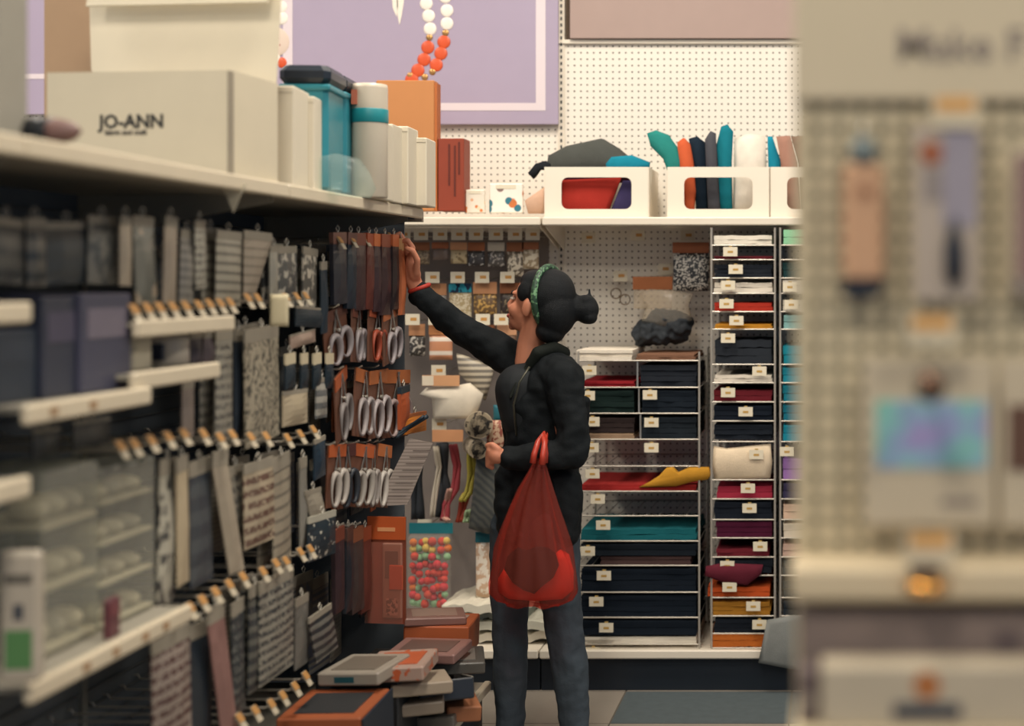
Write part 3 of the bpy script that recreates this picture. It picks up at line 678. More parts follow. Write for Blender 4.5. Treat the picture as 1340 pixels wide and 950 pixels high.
Mt = Matrix.Translation((-.092, -.001, .113)) @ Matrix.Rotation(math.pi/2, 4, 'X')
text('JO-ANN', .0435, mat('#2b2b2b', .6), t, Mt, bold=.0012)
Mt = Matrix.Translation((-.078, -.001, .097)) @ Matrix.Rotation(math.pi/2, 4, 'X')
text('fabric and craft', .0168, mat('#4a4642', .6), t, Mt, bold=.0004)
def tbox(name, label, cat, px0, px1, ytop, Y, depth, m, rz=0, part=None):
    w = (px1-px0)*Y/FP; h = Z(ytop, Y)-ST
    t = thing(name, label, cat, (X((px0+px1)/2, Y), Y, ST), rz)
    MB().box(-w/2, w/2, 0, depth, 0, h, .003).build('body', m, t)
    if part: MB().box(-w*.46, w*.46, -.001, 0, h*.93, h*.935).build('seam', mat('#8d8474', .7), t)
    return t, w, h
tbox('cardboard_carton', 'tall narrow grey carton standing at the near end of the top shelf', 'carton', -60, -3, -40, 2.62, .1, mat('#8f8b80', .6, var=.1))
tbox('cardboard_carton', 'tall tan cardboard carton standing behind the white printed carton', 'carton', 57, 200, -60, 4.02, .08, mat('#b09274', .7, var=.06))
t = thing('paint_tube', 'rosy tube with a black cap lying on the top shelf', 'tube', (X(40, 2.72), 2.72, ST+.026)); t.rotation_euler = (0, 0, -.15)
b = MB(); b.smooth = True; b.lathe((0, 0, 0), [(.019, 0), (.026, .002), (.026, .042), (.024, .044)], 16, 'x'); b.build('cap', mat('#1d2126', .4), t)
b = MB(); b.smooth = True; b.lathe((.044, 0, 0), [(.024, 0), (.024, .01), (.016, .04), (.003, .055)], 16, 'x'); b.build('body', mat('#6f5450', .5), t)
mBook = mat('#cfc6b2', .6, var=.04)
tbox('cardboard_carton', 'plain white upright carton, taller of the two beside the printed carton', 'carton', 352, 384, 112, 3.82, .16, mBook, .1, 1)
tbox('cardboard_carton', 'plain white upright carton, shorter of the two in front of the teal caddy', 'carton', 385, 411, 126, 3.97, .16, mBook, .1, 1)
def caddy(label, px0, px1, ytop, ylid, ybot, Y):
    w = (px1-px0)*Y/FP; z0 = ST; h = Z(ytop, Y)-ST; hl = (ylid-ytop)*Y/FP
    t = thing('plastic_caddy', label, 'caddy', (X((px0+px1)/2, Y), Y, z0), .08); m = mat('#2f7f8c', .35, var=.08)
    MB().box(-w*.44, w*.44, 0, .18, 0, h-hl, .012).build('body', m, t)
    MB().box(-w*.5, w*.5, -.008, .188, h-hl-.012, h-hl+.004, .004).build('rim', m, t)
    MB().box(-w*.5, w*.5, -.010, .19, h-hl+.004, h, .016).build('lid', mat('#1e2630', .35), t)
    MB().box(w*.12, w*.26, -.002, 0, h*.12, h*.5).build('printed_strip', mat('#9fc2c2', .5), t)
caddy('teal plastic caddy with a navy lid, the larger one beside the white cartons', 366, 432, 85, 112, 225, 4.05)
caddy('teal plastic caddy with a navy lid, the smaller one behind the canister', 424, 454, 98, 122, 205, 4.28)
# canister with teal band
Yc = 4.32
t = thing('canister', 'pale canister with a bright teal band behind the slim white cartons', 'canister', (X(477, Yc), Yc+.05, ST))
h = Z(108, Yc)-ST; r = 23*Yc/FP
b = MB(); b.smooth = True; b.lathe((0, 0, 0), [(r*.96, 0), (r, .004), (r, h-.012), (r*.97, h)], 20); b.build('body', mat('#bdb3a2', .3, var=.1), t)
b = MB(); b.smooth = True; zt = Z(150, Yc)-ST; b.lathe((0, 0, 0), [(r+.001, zt-.02), (r+.002, zt-.018), (r+.002, zt+.018), (r+.001, zt+.02)], 20); b.build('band', mat('#1f8088', .4), t)
MB().box(-r*.75, -r*.45, -r-.001, -r+.008, zt+.03, h-.02).build('printed_strip', mat('#a9604a', .5), t)
# clear bag
o = panelcloth('plastic_bag', 'crumpled clear plastic bag with a teal print in front of the canister', 'bag', [(412, 205), (436, 200), (462, 206), (478, 226), (484, 246), (478, 258), (450, 256), (412, 252)], 4.02, film('#c9d2d0', .13, .1), .07, seed=3)
for k, (a, b_, tp) in enumerate(((449, 499, 158), (499, 514, 162), (516, 534, 165), (535, 558, 180))):
    tbox('cardboard_carton', ['wide white carton first in the row of slim upright cartons', 'slimmest white carton in the row of upright cartons', 'slim white carton between the slimmest and the shortest', 'shortest white carton at the end of the row of slim cartons'][k], 'carton', a, b_, tp, (4.42, 4.58, 4.70, 4.82)[k], .14, mBook, .05, 1)

# ------------------------------------------------------------------ hooks with tags on the left gondola
def hookL(px, py, label, x=-1.40):
    y = YL(px, x); z = Z(py, y)
    t = thing('peg_hook', label, 'hook', (LXB, y, z))
    L = x-LXB
    MB().tube([(-.0, 0, .010), (.010, 0, .010), (.016, 0, .0), (L-.02, 0, -.002), (L-.008, 0, .006)], .0027, 6).build('wire', mWire, t)
    b = MB(); b.slab(1, 1, lambda u, v: ((L-.012+.022*(1-v), (u-.5)*.029, -.018+.036*v), (.8, 0, .5)), .002)
    c = b.build('price_tag', mTagL, t)
    b = MB(); b.slab(1, 1, lambda u, v: ((L-.0095+.022*(1-v*.55-.45), (u-.5)*.029, .000+.018*v), (.8, 0, .5)), .0015)
    b.build('print', mTagOL, c)
    MB().tube([(L-.01, 0, .006), (L-.01, 0, -.004)], .0022, 5).build('tag_clip', mWire, t)
def lpack(label, px0, px1, py0, py1, m, x=-1.47, head=None, headh=.12, skew=0, name='stencil_pack', cat='stencil', th=.004, taper=0, n=1):
    """flat pack hung parallel to the aisle; px columns turned into depth on the plane x"""
    y0, y1 = YL(px0, x), YL(px1, x); ym = (y0+y1)/2; z0, z1 = Z(py1, ym), Z(py0, ym); h = z1-z0; w = y1-y0
    for k in range(n):
        t = thing(name, label if k == 0 else 'rear copy of the '+label, cat, (x-.035*k, ym+.012*k*(-1)**k, z0+.006*k))
        t.rotation_euler = (rnd.uniform(-.05, .05), 0, rnd.uniform(-.12, .12))
        hh = h*headh
        b = MB()
        def fn(u, v):
            bow = .010*math.sin(math.pi*v)*math.sin(math.pi*u)
            ww = w*(1-taper*(1-v))
            return (bow, (u-.5)*ww-(w-ww)*.5+skew*(1-v)*w, v*(h-hh*.9)), (1, 0, 0)
        b.slab(3, 6, fn, th).build('sheet', m, t)
        hd = MB().box(.0, th+.001, -w/2, w/2, h-hh, h); hd.build('header', head or mat('#8f887a', .5), t)
        MB().tube([(th*.5, 0, h-.002), (th*.5, .012, h+.012), (th*.5, 0, h+.02), (th*.5, -.012, h+.012)], .0016, 5, closed=True).build('hang_loop', mat('#b5afa2', .3), t)
r1 = 'peg hook with orange and white tag in the stencil row under the top shelf'
for a in ((178, 410), (195, 408), (211, 407), (228, 406), (245, 405), (262, 404), (276, 402), (290, 401), (303, 400), (326, 394), (339, 394), (376, 393), (390, 392), (402, 391)): hookL(a[0], a[1], r1)
gA = pat('#7d7a70', '#4e4e4c', 'specks', 28); gC = pat('#6f6d66', '#a39a88', 'lines', 12, .5, .3)
lpack('smoky grey film strip at the near end of the upper stencil row', 116, 146, 283, 372, pat('#4b4d4b', '#6d6b64', 'specks', 20), -1.50)
lpack('narrow cream card strip in the upper stencil row', 156, 168, 283, 374, mat('#a89b88', .5), -1.47)
lpack('glossy clear stencil with a cream blot in the upper row', 171, 199, 283, 398, pat('#6e6f68', '#b3a28c', 'specks', 9, .6, .2), -1.47, skew=.18)
lpack('beige stencil strip in the upper row', 212, 227, 283, 398, mat('#a09382', .4, var=.3), -1.46)
lpack('grey ruled stencil strip in the upper row', 234, 249, 300, 398, pat('#77736c', '#8f8a80', 'lines', 16), -1.47)
lpack('white lettered stencil strip in the upper row', 252, 270, 288, 378, pat('#a8a496', '#55524d', 'letters', 12, .5), -1.46)
lpack('wide cream stencil with ruled lines in the upper row', 283, 310, 302, 400, pat('#a39d8d', '#6f6b61', 'lines', 14, .72), -1.46, n=2)
lpack('beige ruled stencil tapering to a corner in the upper row', 318, 352, 303, 390, pat('#9c9080', '#7d7466', 'lines', 14, .8), -1.45, taper=.62)
lpack('thin pale strip pack next to the tapering stencil', 352, 361, 322, 386, mat('#9d998c', .4), -1.45)
lpack('clear stencil with white swirls, the nearer in the upper row', 363, 387, 322, 402, pat('#4a4c4c', '#b5b0a2', 'specks', 22, .56), -1.45, n=2)
lpack('clear stencil with white swirls, beside the navy strip', 390, 417, 324, 410, pat('#55544f', '#bdb6a6', 'specks', 18, .53), -1.45)
lpack('navy strip pack at the end of the upper stencil row', 418, 428, 342, 436, mat('#1c2c38', .5), -1.44)
lpack('dark teal card pack below the swirl stencils', 385, 424, 402, 428, mat('#1d2b34', .5), -1.44)
t = hpack('blank cream card clipped in the upper hook row', 352, 377, 385, 427, 3.74, None, mat('#cabf9f', .5), 0, 'card', .004, name='blank_card')
r2 = 'peg hook with orange and white price tag in the middle stencil row'
for a in ((160, 589), (178, 586), (200, 581), (222, 576), (243, 572), (268, 572), (290, 577), (306, 573), (330, 576), (350, 575), (378, 577), (395, 572), (412, 566)): hookL(a[0], a[1], r2)
lpack('dark purple flat pack in the middle row', 248, 262, 437, 484, mat('#3c353c', .5), -1.46)
lpack('deep brown flat pack in the middle row', 264, 279, 437, 482, mat('#4a4044', .5), -1.46)
lpack('pinkish grey narrow card hanging under the white shelf', 236, 252, 500, 572, mat('#82766e', .5), -1.46)
lpack('grey stencil strip with dark letters in the middle row', 280, 302, 427, 576, pat('#8d897d', '#4d4b48', 'letters', 9, .47), -1.45, n=2)
lpack('navy blue strip pack in the middle row', 303, 317, 430, 572, mat('#2b333c', .5), -1.46)
lpack('large stencil with dark scattered flecks in the middle row', 318, 366, 427, 578, pat('#99917f', '#4c4a42', 'specks', 46, .54), -1.44, n=2)
for k, a in enumerate((372, 390, 407, 423)):
    lpack('black craft knife with a cream collar in the middle row', a, a+13, 462, 508, mat('#182630', .4), -1.43, head=mat('#c9bda0', .5), headh=.32, name='craft_knife', cat='knife')
lpack('beige card pack below the craft knives', 371, 398, 510, 556, mat('#a3967f', .5), -1.43)
lpack('clear blister pack below the craft knives', 410, 428, 494, 547, pat('#5d5f60', '#97948c', 'lines', 9), -1.43)
lpack('blush card above the craft knives', 374, 415, 434, 452, mat('#9a8577', .5), -1.44)
lpack('navy teardrop shaped blade pack below the middle tags', 408, 426, 572, 625, mat('#1b2f3e', .4), -1.43)
r3 = 'peg hook with orange and white tag in the stencil row below the middle'
for a in ((251, 800), (267, 790), (284, 779), (302, 769), (320, 759), (346, 752), (363, 741), (376, 738), (395, 726), (408, 722)): hookL(a[0], a[1], r3)
lpack('white stencil with black shapes beside the plain cream strip', 201, 228, 600, 790, pat('#a9a596', '#3d3d3c', 'specks', 20, .54), -1.43)
lpack('plain cream strip pack in the lower middle row', 229, 247, 596, 764, mat('#ab9c82', .5, var=.05), -1.42)
lpack('slate blue strip pack in the lower middle row', 248, 276, 600, 764, pat('#343a42', '#454b50', 'lines', 5), -1.45)
lpack('cream strip pack hanging askew in the lower middle row', 275, 294, 590, 758, mat('#9d9281', .5), -1.43, skew=1.25)
lpack('grey lettered strip behind the askew cream strip', 298, 318, 608, 716, pat('#7d786c', '#3e3f40', 'letters', 8), -1.46)
lpack('stencil with brown framed pictures in the lower middle row', 322, 354, 602, 712, pat('#a2957f', '#5e463c', 'letters', 7, .42), -1.43)
lpack('beige lined stencil in the lower middle row', 354, 382, 594, 748, pat('#948b7a', '#6d675c', 'lines', 10, .8), -1.43, n=2)
lpack('narrow grey strip in the lower middle row', 391, 400, 598, 716, mat('#7b7870', .4), -1.44)
lpack('pale folded card pack hanging askew above the blades', 397, 418, 640, 690, mat('#8b8476', .5), -1.43, skew=.5)
lpack('dark blade set with white clips', 404, 434, 672, 730, pat('#1e2c34', '#b9b5a8', 'specks', 26, .64), -1.42, head=mat('#a9a698', .4), headh=.15, name='blade_set', cat='blades')
r4 = 'peg hook with orange and white price tag in the bottom stencil row'
for a in ((316, 944), (336, 934), (357, 925), (372, 914), (388, 902), (402, 888)): hookL(a[0], a[1], r4)
lpack('maroon and white patterned strip under the lower white shelf', 203, 245, 826, 980, pat('#8d8178', '#4a2e2e', 'letters', 8, .44), -1.44)
lpack('dark navy strip beside the maroon patterned strip', 245, 273, 814, 980, mat('#242c34', .5), -1.45)
lpack('long dusty pink strip hanging askew', 271, 292, 790, 980, mat('#84625c', .6, var=.15), -1.42, skew=.9)
lpack('black lettered strip beside the pink strip', 302, 320, 784, 935, pat('#2b3034', '#5a5c58', 'letters', 8), -1.45)
lpack('dark rowed strip in the bottom row', 322, 338, 765, 905, pat('#55554f', '#2c2f32', 'lines', 10, .45), -1.44)
lpack('grey stencil with lines of black marks in the bottom row', 338, 382, 750, 884, pat('#858277', '#35383a', 'letters', 9, .44), -1.43, n=2)
lpack('pale grey strip at the end of the bottom row', 383, 402, 780, 872, mat('#67655f', .4), -1.44)
lpack('clear pack with a black barred clip', 404, 432, 798, 864, pat('#65645e', '#23282c', 'lines', 12), -1.42, skew=.3)

fc = ['#5d5c56', '#3c4246', '#77736a', '#2f363c', '#6a6259', '#8a8478', '#454a4c', '#525660']
fn_ = ['smoke grey', 'slate', 'stone grey', 'ink blue', 'taupe', 'pale putty', 'graphite', 'steel blue']
for (ya, yb_, a0, a1, rown) in ((318, 402, 190, 432, 'upper row'), (440, 570, 270, 436, 'middle row'), (596, 740, 250, 436, 'lower middle row'), (752, 900, 290, 436, 'bottom row')):
    px = a0
    while px < a1:
        wd = rnd.uniform(12, 22); k = rnd.randrange(8); sl = (px-a0)*(-.12 if ya > 590 else 0)
        m_ = pat(fc[k], fc[(k+3) % 8], rnd.choice(['lines', 'letters', 'specks']), rnd.choice([10, 16, 24]), .52)
        lpack(fn_[k]+' stencil pack tucked behind the front packs in the '+rown, px, px+wd, ya+rnd.uniform(0, 14)+sl*.3, yb_-rnd.uniform(0, 30)+sl, m_, rnd.uniform(-1.60, -1.54)); px += wd+rnd.uniform(0, 3)
for (ya, yb_, rown) in ((420, 478, 'second'), (500, 574, 'third'), (598, 672, 'fourth'), (700, 806, 'fifth')):
    px = 434
    while px < (484 if rown == 'fourth' else 506):
        wd = rnd.uniform(9, 16); k = rnd.randrange(5)
        lpack(['maroon', 'umber', 'black brown', 'burnt orange', 'dusky grey'][k]+' tool card tucked behind the '+rown+' tool row', px, px+wd, ya+rnd.uniform(-6, 6), yb_-rnd.uniform(0, 14), mat(['#4a2a2a', '#55392c', '#2c2829', '#9a5230', '#6f686a'][k], .4, var=.3, scale=40), -1.50+rnd.uniform(-.03, .03), name='tool_card', cat='tool card'); px += wd
# shelves of boxes on the near left
def lbox(name, label, cat, px0, px1, ytop, x, z0, deep, m, rz=0, lidm=None):
    y0, y1 = YL(px0, x), YL(px1, x); ym = (y0+y1)/2; h = Z(ytop, ym)-z0
    t = thing(name, label, cat, (x-deep/2, ym, z0), rz)
    MB().box(-deep/2, deep/2, -(y1-y0)/2, (y1-y0)/2, 0, h, .004).build('body', m, t)
    MB().box(deep/2, deep/2+.0012, -(y1-y0)*.38, (y1-y0)*.38, h*.55, h*.85).build('front_label', lidm or mat('#5c5666', .4), t); return t
lbox('craft_box', 'dark navy box on the upper white shelf', 'box', -40, 54, 432, -1.43, zs1, .22, mat('#242e3c', .4), lidm=mat('#2b3442', .4))
lbox('craft_box', 'indigo box on the upper white shelf', 'box', 56, 104, 388, -1.42, zs1, .24, mat('#2f3342', .4), lidm=mat('#454256', .4))
lbox('craft_box', 'purple grey box on the upper white shelf', 'box', 106, 172, 384, -1.41, zs1, .24, mat('#3f4052', .4), lidm=mat('#6a6472', .4))
lbox('craft_box', 'cream carton on the short white shelf beside the purple box', 'box', 174, 199, 440, -1.43, zs2, .2, mat('#a39c8a', .5), lidm=mat('#aaa28e', .5))
y_ = YL(224, -1.47); t = thing('jar', 'pale cylinder jar with a dark stripe on the short white shelf', 'jar', (-1.50, y_, zs2)); h = Z(437, y_)-zs2
b = MB(); b.smooth = True; b.lathe((0, 0, 0), [(.062, 0), (.066, .004), (.066, h-.01), (.060, h)], 24); b.build('body', mat('#a8a095', .3), t)
b = MB(); b.smooth = True; b.lathe((0, 0, 0), [(.058, h), (.058, h+.006), (.05, h+.008)], 24); b.build('lid', mat('#c2b8a4', .4), t)
MB().box(.005, .040, -.0668, -.045, .012, h-.02).build('stripe', mat('#33394a', .4), t)
# clear organisers on the lower white shelf
def organiser(label, px0, px1, ytop, ybot, x, z0, tiers):
    y0, y1 = YL(px0, x), YL(px1, x); ym = (y0+y1)/2; w = y1-y0; h = Z(ytop, ym)-z0
    t = thing('plastic_organiser', label, 'organiser', (x, ym, z0))
    for k in range(tiers):
        zz = h*k/tiers
        MB().box(-.16, -.002, -w/2+.006, w/2-.006, zz+.006, zz+h/tiers*.16, .003).build('tray', mat('#b5ad9a', .4), t)
        for j in range(3):
            q = MB(); q.smooth = True; q.ell((-.05, -w/2+w*(j+.7)/3.4, zz+h/tiers*.36), (.04, w*.13, h/tiers*.20), 10, 6); q.build('insert', mat(['#b9b09c', '#a29b8c', '#c0b6a2'][(j+k) % 3], .5), t)
    MB().box(-.17, 0, -w/2, w/2, 0, h, .006).build('case', film('#b6b6ac', .34, .15), t)
organiser('clear plastic organiser case with pale trays, nearer on the lower white shelf', 56, 130, 610, 0, -1.42, zs3, 3)
organiser('clear plastic organiser case with pale trays, beside the lettered stencil', 132, 204, 604, 0, -1.42, zs3, 4)
lbox('craft_pack', 'small dark red pack in front of the clear organiser', 'pack', 142, 158, 792-10, -1.375, zs3, .012, mat('#5a3038', .4), lidm=mat('#6d3a40', .4))
Yg = 2.50
t = thing('craft_pack', 'white pack with a green lower half at the near end of the lower shelf', 'pack', (X(24, Yg), Yg, Z(893, Yg)), .12)
wg = 50*Yg/FP; hg = 170*Yg/FP
MB().box(-wg/2, wg/2, 0, .03, 0, hg, .006).build('body', mat('#a9a092', .45), t)
MB().box(-wg*.34, wg*.34, -.001, 0, hg*.10, hg*.40).build('green_panel', mat('#4f7a4a', .5), t)
MB().box(-wg*.34, wg*.34, -.001, 0, hg*.76, hg*.83).build('title_print', mat('#5c5850', .5), t)
MB().box(-wg*.12, wg*.12, -.001, 0, hg*.48, hg*.60).build('picture_print', mat('#3c4048', .5), t)
# dim goods behind in the near bay
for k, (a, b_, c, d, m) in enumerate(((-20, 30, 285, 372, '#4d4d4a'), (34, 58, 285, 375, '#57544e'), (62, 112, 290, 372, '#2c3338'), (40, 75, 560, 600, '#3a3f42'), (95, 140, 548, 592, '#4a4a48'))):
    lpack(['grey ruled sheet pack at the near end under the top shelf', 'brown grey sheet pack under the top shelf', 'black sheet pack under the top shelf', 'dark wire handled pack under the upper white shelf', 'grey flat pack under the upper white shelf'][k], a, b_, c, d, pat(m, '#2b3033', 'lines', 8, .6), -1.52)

# ------------------------------------------------------------------ orange tool bay at the far end
mOr = mat('#a95630', .5, var=.2); mOr2 = mat('#b0663a', .5, var=.2); mGrey = mat('#8b8486', .4, var=.12); mMar = mat('#4a2a28', .5)
def tool_pack(label, px, py0, py1, x, head, m, wpx=14, hh=.16):
    lpack(label, px-wpx/2, px+wpx/2, py0, py1, m, x, head=head, headh=hh, name='tool_pack', cat='tool pack', th=.012)
rA = 'peg hook with orange and white tag atop the orange tool bay'
for px in (447, 463, 480, 496, 512): hookL(px, 318-(px-447)*.10, rA, -1.41)
for k, (px, c, hd, y1, wd) in enumerate(((441, '#2a2c34', '#6b4a40', 398, 14), (455, '#1e2a36', '#5a3a34', 404, 10), (467, '#3c2a2c', '#6e3a2c', 406, 12), (479, '#5a2c26', '#9c4a2e', 405, 10), (489, '#3a2a2e', '#c06a3c', 408, 8), (501, '#35262a', '#8a4a34', 412, 15), (513, '#2c2426', '#b5623a', 405, 9))):
    tool_pack(['charcoal', 'midnight blue', 'brown black', 'rust red', 'dark plum', 'cocoa brown', 'soot black'][k]+' rotary tool pack in the top row of the orange tool bay', px, 304+k*.5, y1, -1.43+.004*k, mat(hd, .5), mat(c, .35, var=.4, scale=30), wd)
tool_pack('long orange strip pack beside the raised hand', 523, 312, 412, -1.40, mat('#c9a070', .5), mat('#b06440', .45, var=.3), 6)
def scissors(label, px, py0, py1, x, card=None, handle=None, wpx=26, blade='#8d8a88', tilt=0):
    """scissors on a card hung parallel to the aisle: loops hang down"""
    hw = wpx/2; y0, y1 = YL(px-hw, x), YL(px+hw, x); ym = (y0+y1)/2; z0 = Z(py1, ym); h = Z(py0, ym)-z0; w = y1-y0
    t = thing('scissors', label, 'scissors', (x, ym, z0)); t.rotation_euler = (rnd.uniform(-.22, .22), 0, rnd.uniform(-.25, .2))
    MB().box(-.012, -.008, -w/2, w/2, .0, h).build('backing_card', mat('#6b4636', .5, var=.3), t)
    MB().box(-.007, -.004, -w/2, w/2, h*.80, h).build('header', card or mOr, t)
    for s in (-1, 1):
        b = MB(); b.smooth = True
        pts = [(.004, s*w*.22+w*.20*math.cos(a), h*.30+h*.26*math.sin(a)+s*h*.02) for a in [k*math.pi/8 for k in range(16)]]
        b.tube(pts, [.007+.004*math.sin(k/16*2*math.pi+1) for k in range(16)], 7, closed=True); b.build('handle', handle or mGrey, t)
        b = MB(); b.prism([(s*w*.10, h*.52), (s*w*.16, h*.56), (-s*w*.03, h*.97), (-s*w*.07, h*.97)], 'x', -.002+.002*s, .0+.002*s); b.build('blade', mat(blade, .25, metal=.6), t)
    b = MB(); b.lathe((-.001, 0, h*.60), [(.006, 0), (.006, .006), (.003, .008)], 10, 'x'); b.build('pivot_screw', mWire, t)
mRed = mat('#8e3f2a', .45)
for k, px in enumerate((446, 470, 494, 515)):
    scissors(['grey handled scissors on a dark card', 'pale handled scissors with a brown card', 'pale grey scissors with rust red grips', 'wide lavender grey scissors'][k]+' in the second row of the tool bay', px, 402, 474, -1.43+.01*k, mat(['#5a3a30', '#6b3a2c', '#9a4a2e', '#a5603c'][k], .5), [mGrey, mGrey, mRed, mGrey][k], 24)
for k, px in enumerate((452, 476, 498, 520)):
    scissors(['smoky handled scissors', 'pale grey scissors', 'silvery grey scissors', 'mauve grey scissors'][k]+' under an orange header in the third row of the tool bay', px, 484, 572, -1.43+.008*k, mOr2 if k else mOr, mat(['#7d7775', '#948c8b', '#999090', '#8c7c7a'][k], .4), 24)
tool_pack('rust orange grip tool beside the mauve grey scissors', 526, 505, 560, -1.40, mat('#23303a', .5), mat('#a8502c', .5), 12)
tool_pack('bright orange wedge pack at the end of the third tool row', 540, 540, 566, -1.39, mOr2, mat('#cc7a2c', .5), 22)
cord('dark blue strap slanting across the end of the third tool row', [(514, 574), (530, 562), (556, 545)], 4.86, .006, mat('#1e2b36', .5), 'strap')
for k, px in enumerate((441, 456, 472, 487, 502)):
    scissors(['slim white scissors on a brown card', 'slim black scissors', 'slim silver scissors on a rust card', 'slim pearl scissors', 'slim white scissors under a bright orange header'][k]+' in the fourth row of the tool bay', px, 582, 664, -1.43+.006*k, [mOr, mMar, mOr, mat('#8e4a2e', .5), mOr2][k], mat(['#a39c94', '#2a2e34', '#969088', '#8d8680', '#aaa49c'][k], .35), 15)
for k, px in enumerate((440, 452, 464, 474)):
    tool_pack(['dark maroon', 'soot brown', 'bronze brown', 'deep rust'][k]+' narrow tool pack in the fifth row of the tool bay', px, 690, 800, -1.44, mat(['#6e3a2c', '#4a342e', '#7a4a34', '#8a442c'][k], .5), mat(['#33262a', '#22262c', '#3c3230', '#5a2f28'][k], .4, var=.4, scale=30), 12)
rB = 'chrome peg hook with no tag in the orange tool bay'
for (px, py) in ((446, 402), (470, 402), (494, 401), (515, 400), (452, 483), (476, 482), (498, 481), (441, 582), (456, 581), (472, 580), (487, 579), (497, 579), (505, 578), (440, 689), (452, 688), (464, 688), (474, 687)):
    y = YL(px, -1.41); z = Z(py, y)
    t = thing('peg_hook', rB, 'hook', (LXB, y, z)); MB().tube([(0, 0, .010), (.010, 0, .010), (.016, 0, 0), (.43, 0, 0), (.445, 0, .008)], .003, 6).build('wire', mWire, t)
    MB().box(-.002, .003, -.012, .012, -.006, .016).build('mount_plate', mWire, t)
# striped translucent sheet and tall orange blister pack that face the aisle end
Yq = 4.74
t = thing('ruler_sheet', 'grey striped translucent ruler sheet hanging askew at the end of the tool bay', 'ruler', (X(520, Yq), Yq, Z(662, Yq))); sc_ = Yq/FP
b = MB(); b.prism([((a-520)*sc_, (662-c)*sc_) for a, c in ((536, 574), (566, 580), (533, 660), (506, 662), (503, 640))], 'y', 0, .004); b.build('sheet', pat('#8a7f78', '#a39890', 'lines', 30, .5, .3), t)
for k in range(8):
    zz = (662-(590+k*8.5))*sc_; xx = (553-k*4.6-520)*sc_
    MB().box(xx-.03, xx+.026, -.0012, 0, zz, zz+.0025).build('rule_line', mat('#6e645e', .5), t)
Yq = 4.70; sc_ = Yq/FP
t = thing('tool_pack', 'tall orange blister pack with a grey ruler cutter inside', 'tool pack', (X(506, Yq), Yq, Z(816, Yq)), -.12)
MB().box(-26*sc_, 26*sc_, 0, .004, 0, 140*sc_, 0).build('backing_card', mat('#7a3f2c', .5, var=.2), t)
MB().box(-26*sc_, 26*sc_, -.003, .0, 110*sc_, 140*sc_, 0).build('header', mat('#b8562a', .5), t)
MB().box(-12*sc_, 12*sc_, -.004, -.003, 121*sc_, 126*sc_, 0).build('title_print', mat('#d99a6a', .5), t)
MB().box(-4*sc_, 22*sc_, -.012, 0, 8*sc_, 106*sc_, .003).build('ruler_cutter', mat('#8f8a86', .35), t)
MB().box(0*sc_, 18*sc_, -.014, -.012, 60*sc_, 96*sc_, 0).build('window', mat('#5d5a5a', .3), t)
MB().box(6*sc_, 25*sc_, -.018, -.012, 46*sc_, 78*sc_, .002).build('slider', mat('#b05a34', .4), t)
MB().box(2*sc_, 17*sc_, -.014, -.012, 12*sc_, 34*sc_, 0).build('dial_print', pat('#a8a4a0', '#55524f', 'specks', 45), t)
MB().box(-26*sc_, 26*sc_, -.022, -.0215, 2*sc_, 108*sc_, 0).build('blister', film('#c9a090', .15, .1), t)
# ------------------------------------------------------------------ packs piled on the base deck
def pile(label, px, py, Y, w, d, h, m, rz=0, name='boxed_tool', cat='box', topm=None, tilt=0, sidem=None):
    z0 = Z(py, Y)
    if z0 < .20: h -= .20-z0; z0 = .20         # stands on the base deck
    t = thing(name, label, cat, (X(px, Y), Y, z0), rz); t.rotation_euler = (tilt+rnd.uniform(-.05, .05), rnd.uniform(-.07, .07), rz+rnd.uniform(-.08, .08))
    MB().box(-w/2, w/2, -d/2, d/2, 0, h, .004).build('body', m, t)
    if topm: MB().box(-w*.36, w*.36, -d*.34, d*.34, h, h+.002).build('top_label', topm, t)
    if sidem: MB().box(-w*.22, w*.10, -d/2-.0012, -d/2, h*.25, h*.7).build('front_label', sidem, t)
    return t
o = pile('big orange box with a dark top label at the near end of the pile', 440, 1000, 4.06, .22, .26, .165, mat('#8f4c2c', .55), -.04, topm=mat('#2b2c2e', .5), sidem=mat('#4c4a42', .5))
MB().prism([(-.13, .16), (.13, .165), (.13, .02), (-.10, .01)], 'x', .113, .118).build('side_panel', mat('#1d2733', .5), o)
pile('orange box with patterned paper end under the blister packs', 578, 852, 4.82, .20, .22, .10, mat('#a0522c', .55), .1, topm=mat('#9a8478', .5))
pile('mauve blister pack on top of the patterned orange box', 568, 812, 4.80, .19, .17, .025, mat('#7a5a52', .35), .25, name='blister_pack', cat='pack', topm=mat('#8d7468', .3))
pile('pinkish blister pack below the patterned orange box', 562, 858, 4.60, .21, .18, .03, mat('#80605a', .3), -.05, name='blister_pack', cat='pack', topm=mat('#5d4a44', .3))
pile('smoky clear tray pack sticking out of the pile', 590, 872, 4.66, .20, .20, .035, mat('#4c4a46', .25), .2, name='blister_pack', cat='pack', topm=mat('#6b6862', .3))
pile('pale flat pack with a teal label on top of the big orange box stack', 478, 884, 4.25, .18, .2, .035, mat('#8d857a', .45), -.15, name='flat_pack', cat='pack', topm=mat('#6a6258', .4), sidem=mat('#1d4a52', .5))
pile('pinkish pack with orange dabs beside the teal labelled pack', 525, 880, 4.32, .17, .2, .04, pat('#9c8478', '#a8502c', 'specks', 22, .6), .1, name='flat_pack', cat='pack', topm=mat('#a34f2e', .5))
pile('cream pack slipping down under the pinkish pack', 548, 902, 4.36, .17, .18, .035, mat('#8f8272', .5), .3, name='flat_pack', cat='pack')
pile('grey beige pack at the bottom of the leaning stack', 540, 925, 4.38, .18, .18, .035, mat('#7b7064', .5), .2, name='flat_pack', cat='pack')
o = pile('black curved case leaning out of the pile', 575, 918, 4.46, .16, .20, .06, mat('#1d232c', .35), .5, name='tool_case', cat='case', tilt=-.25)
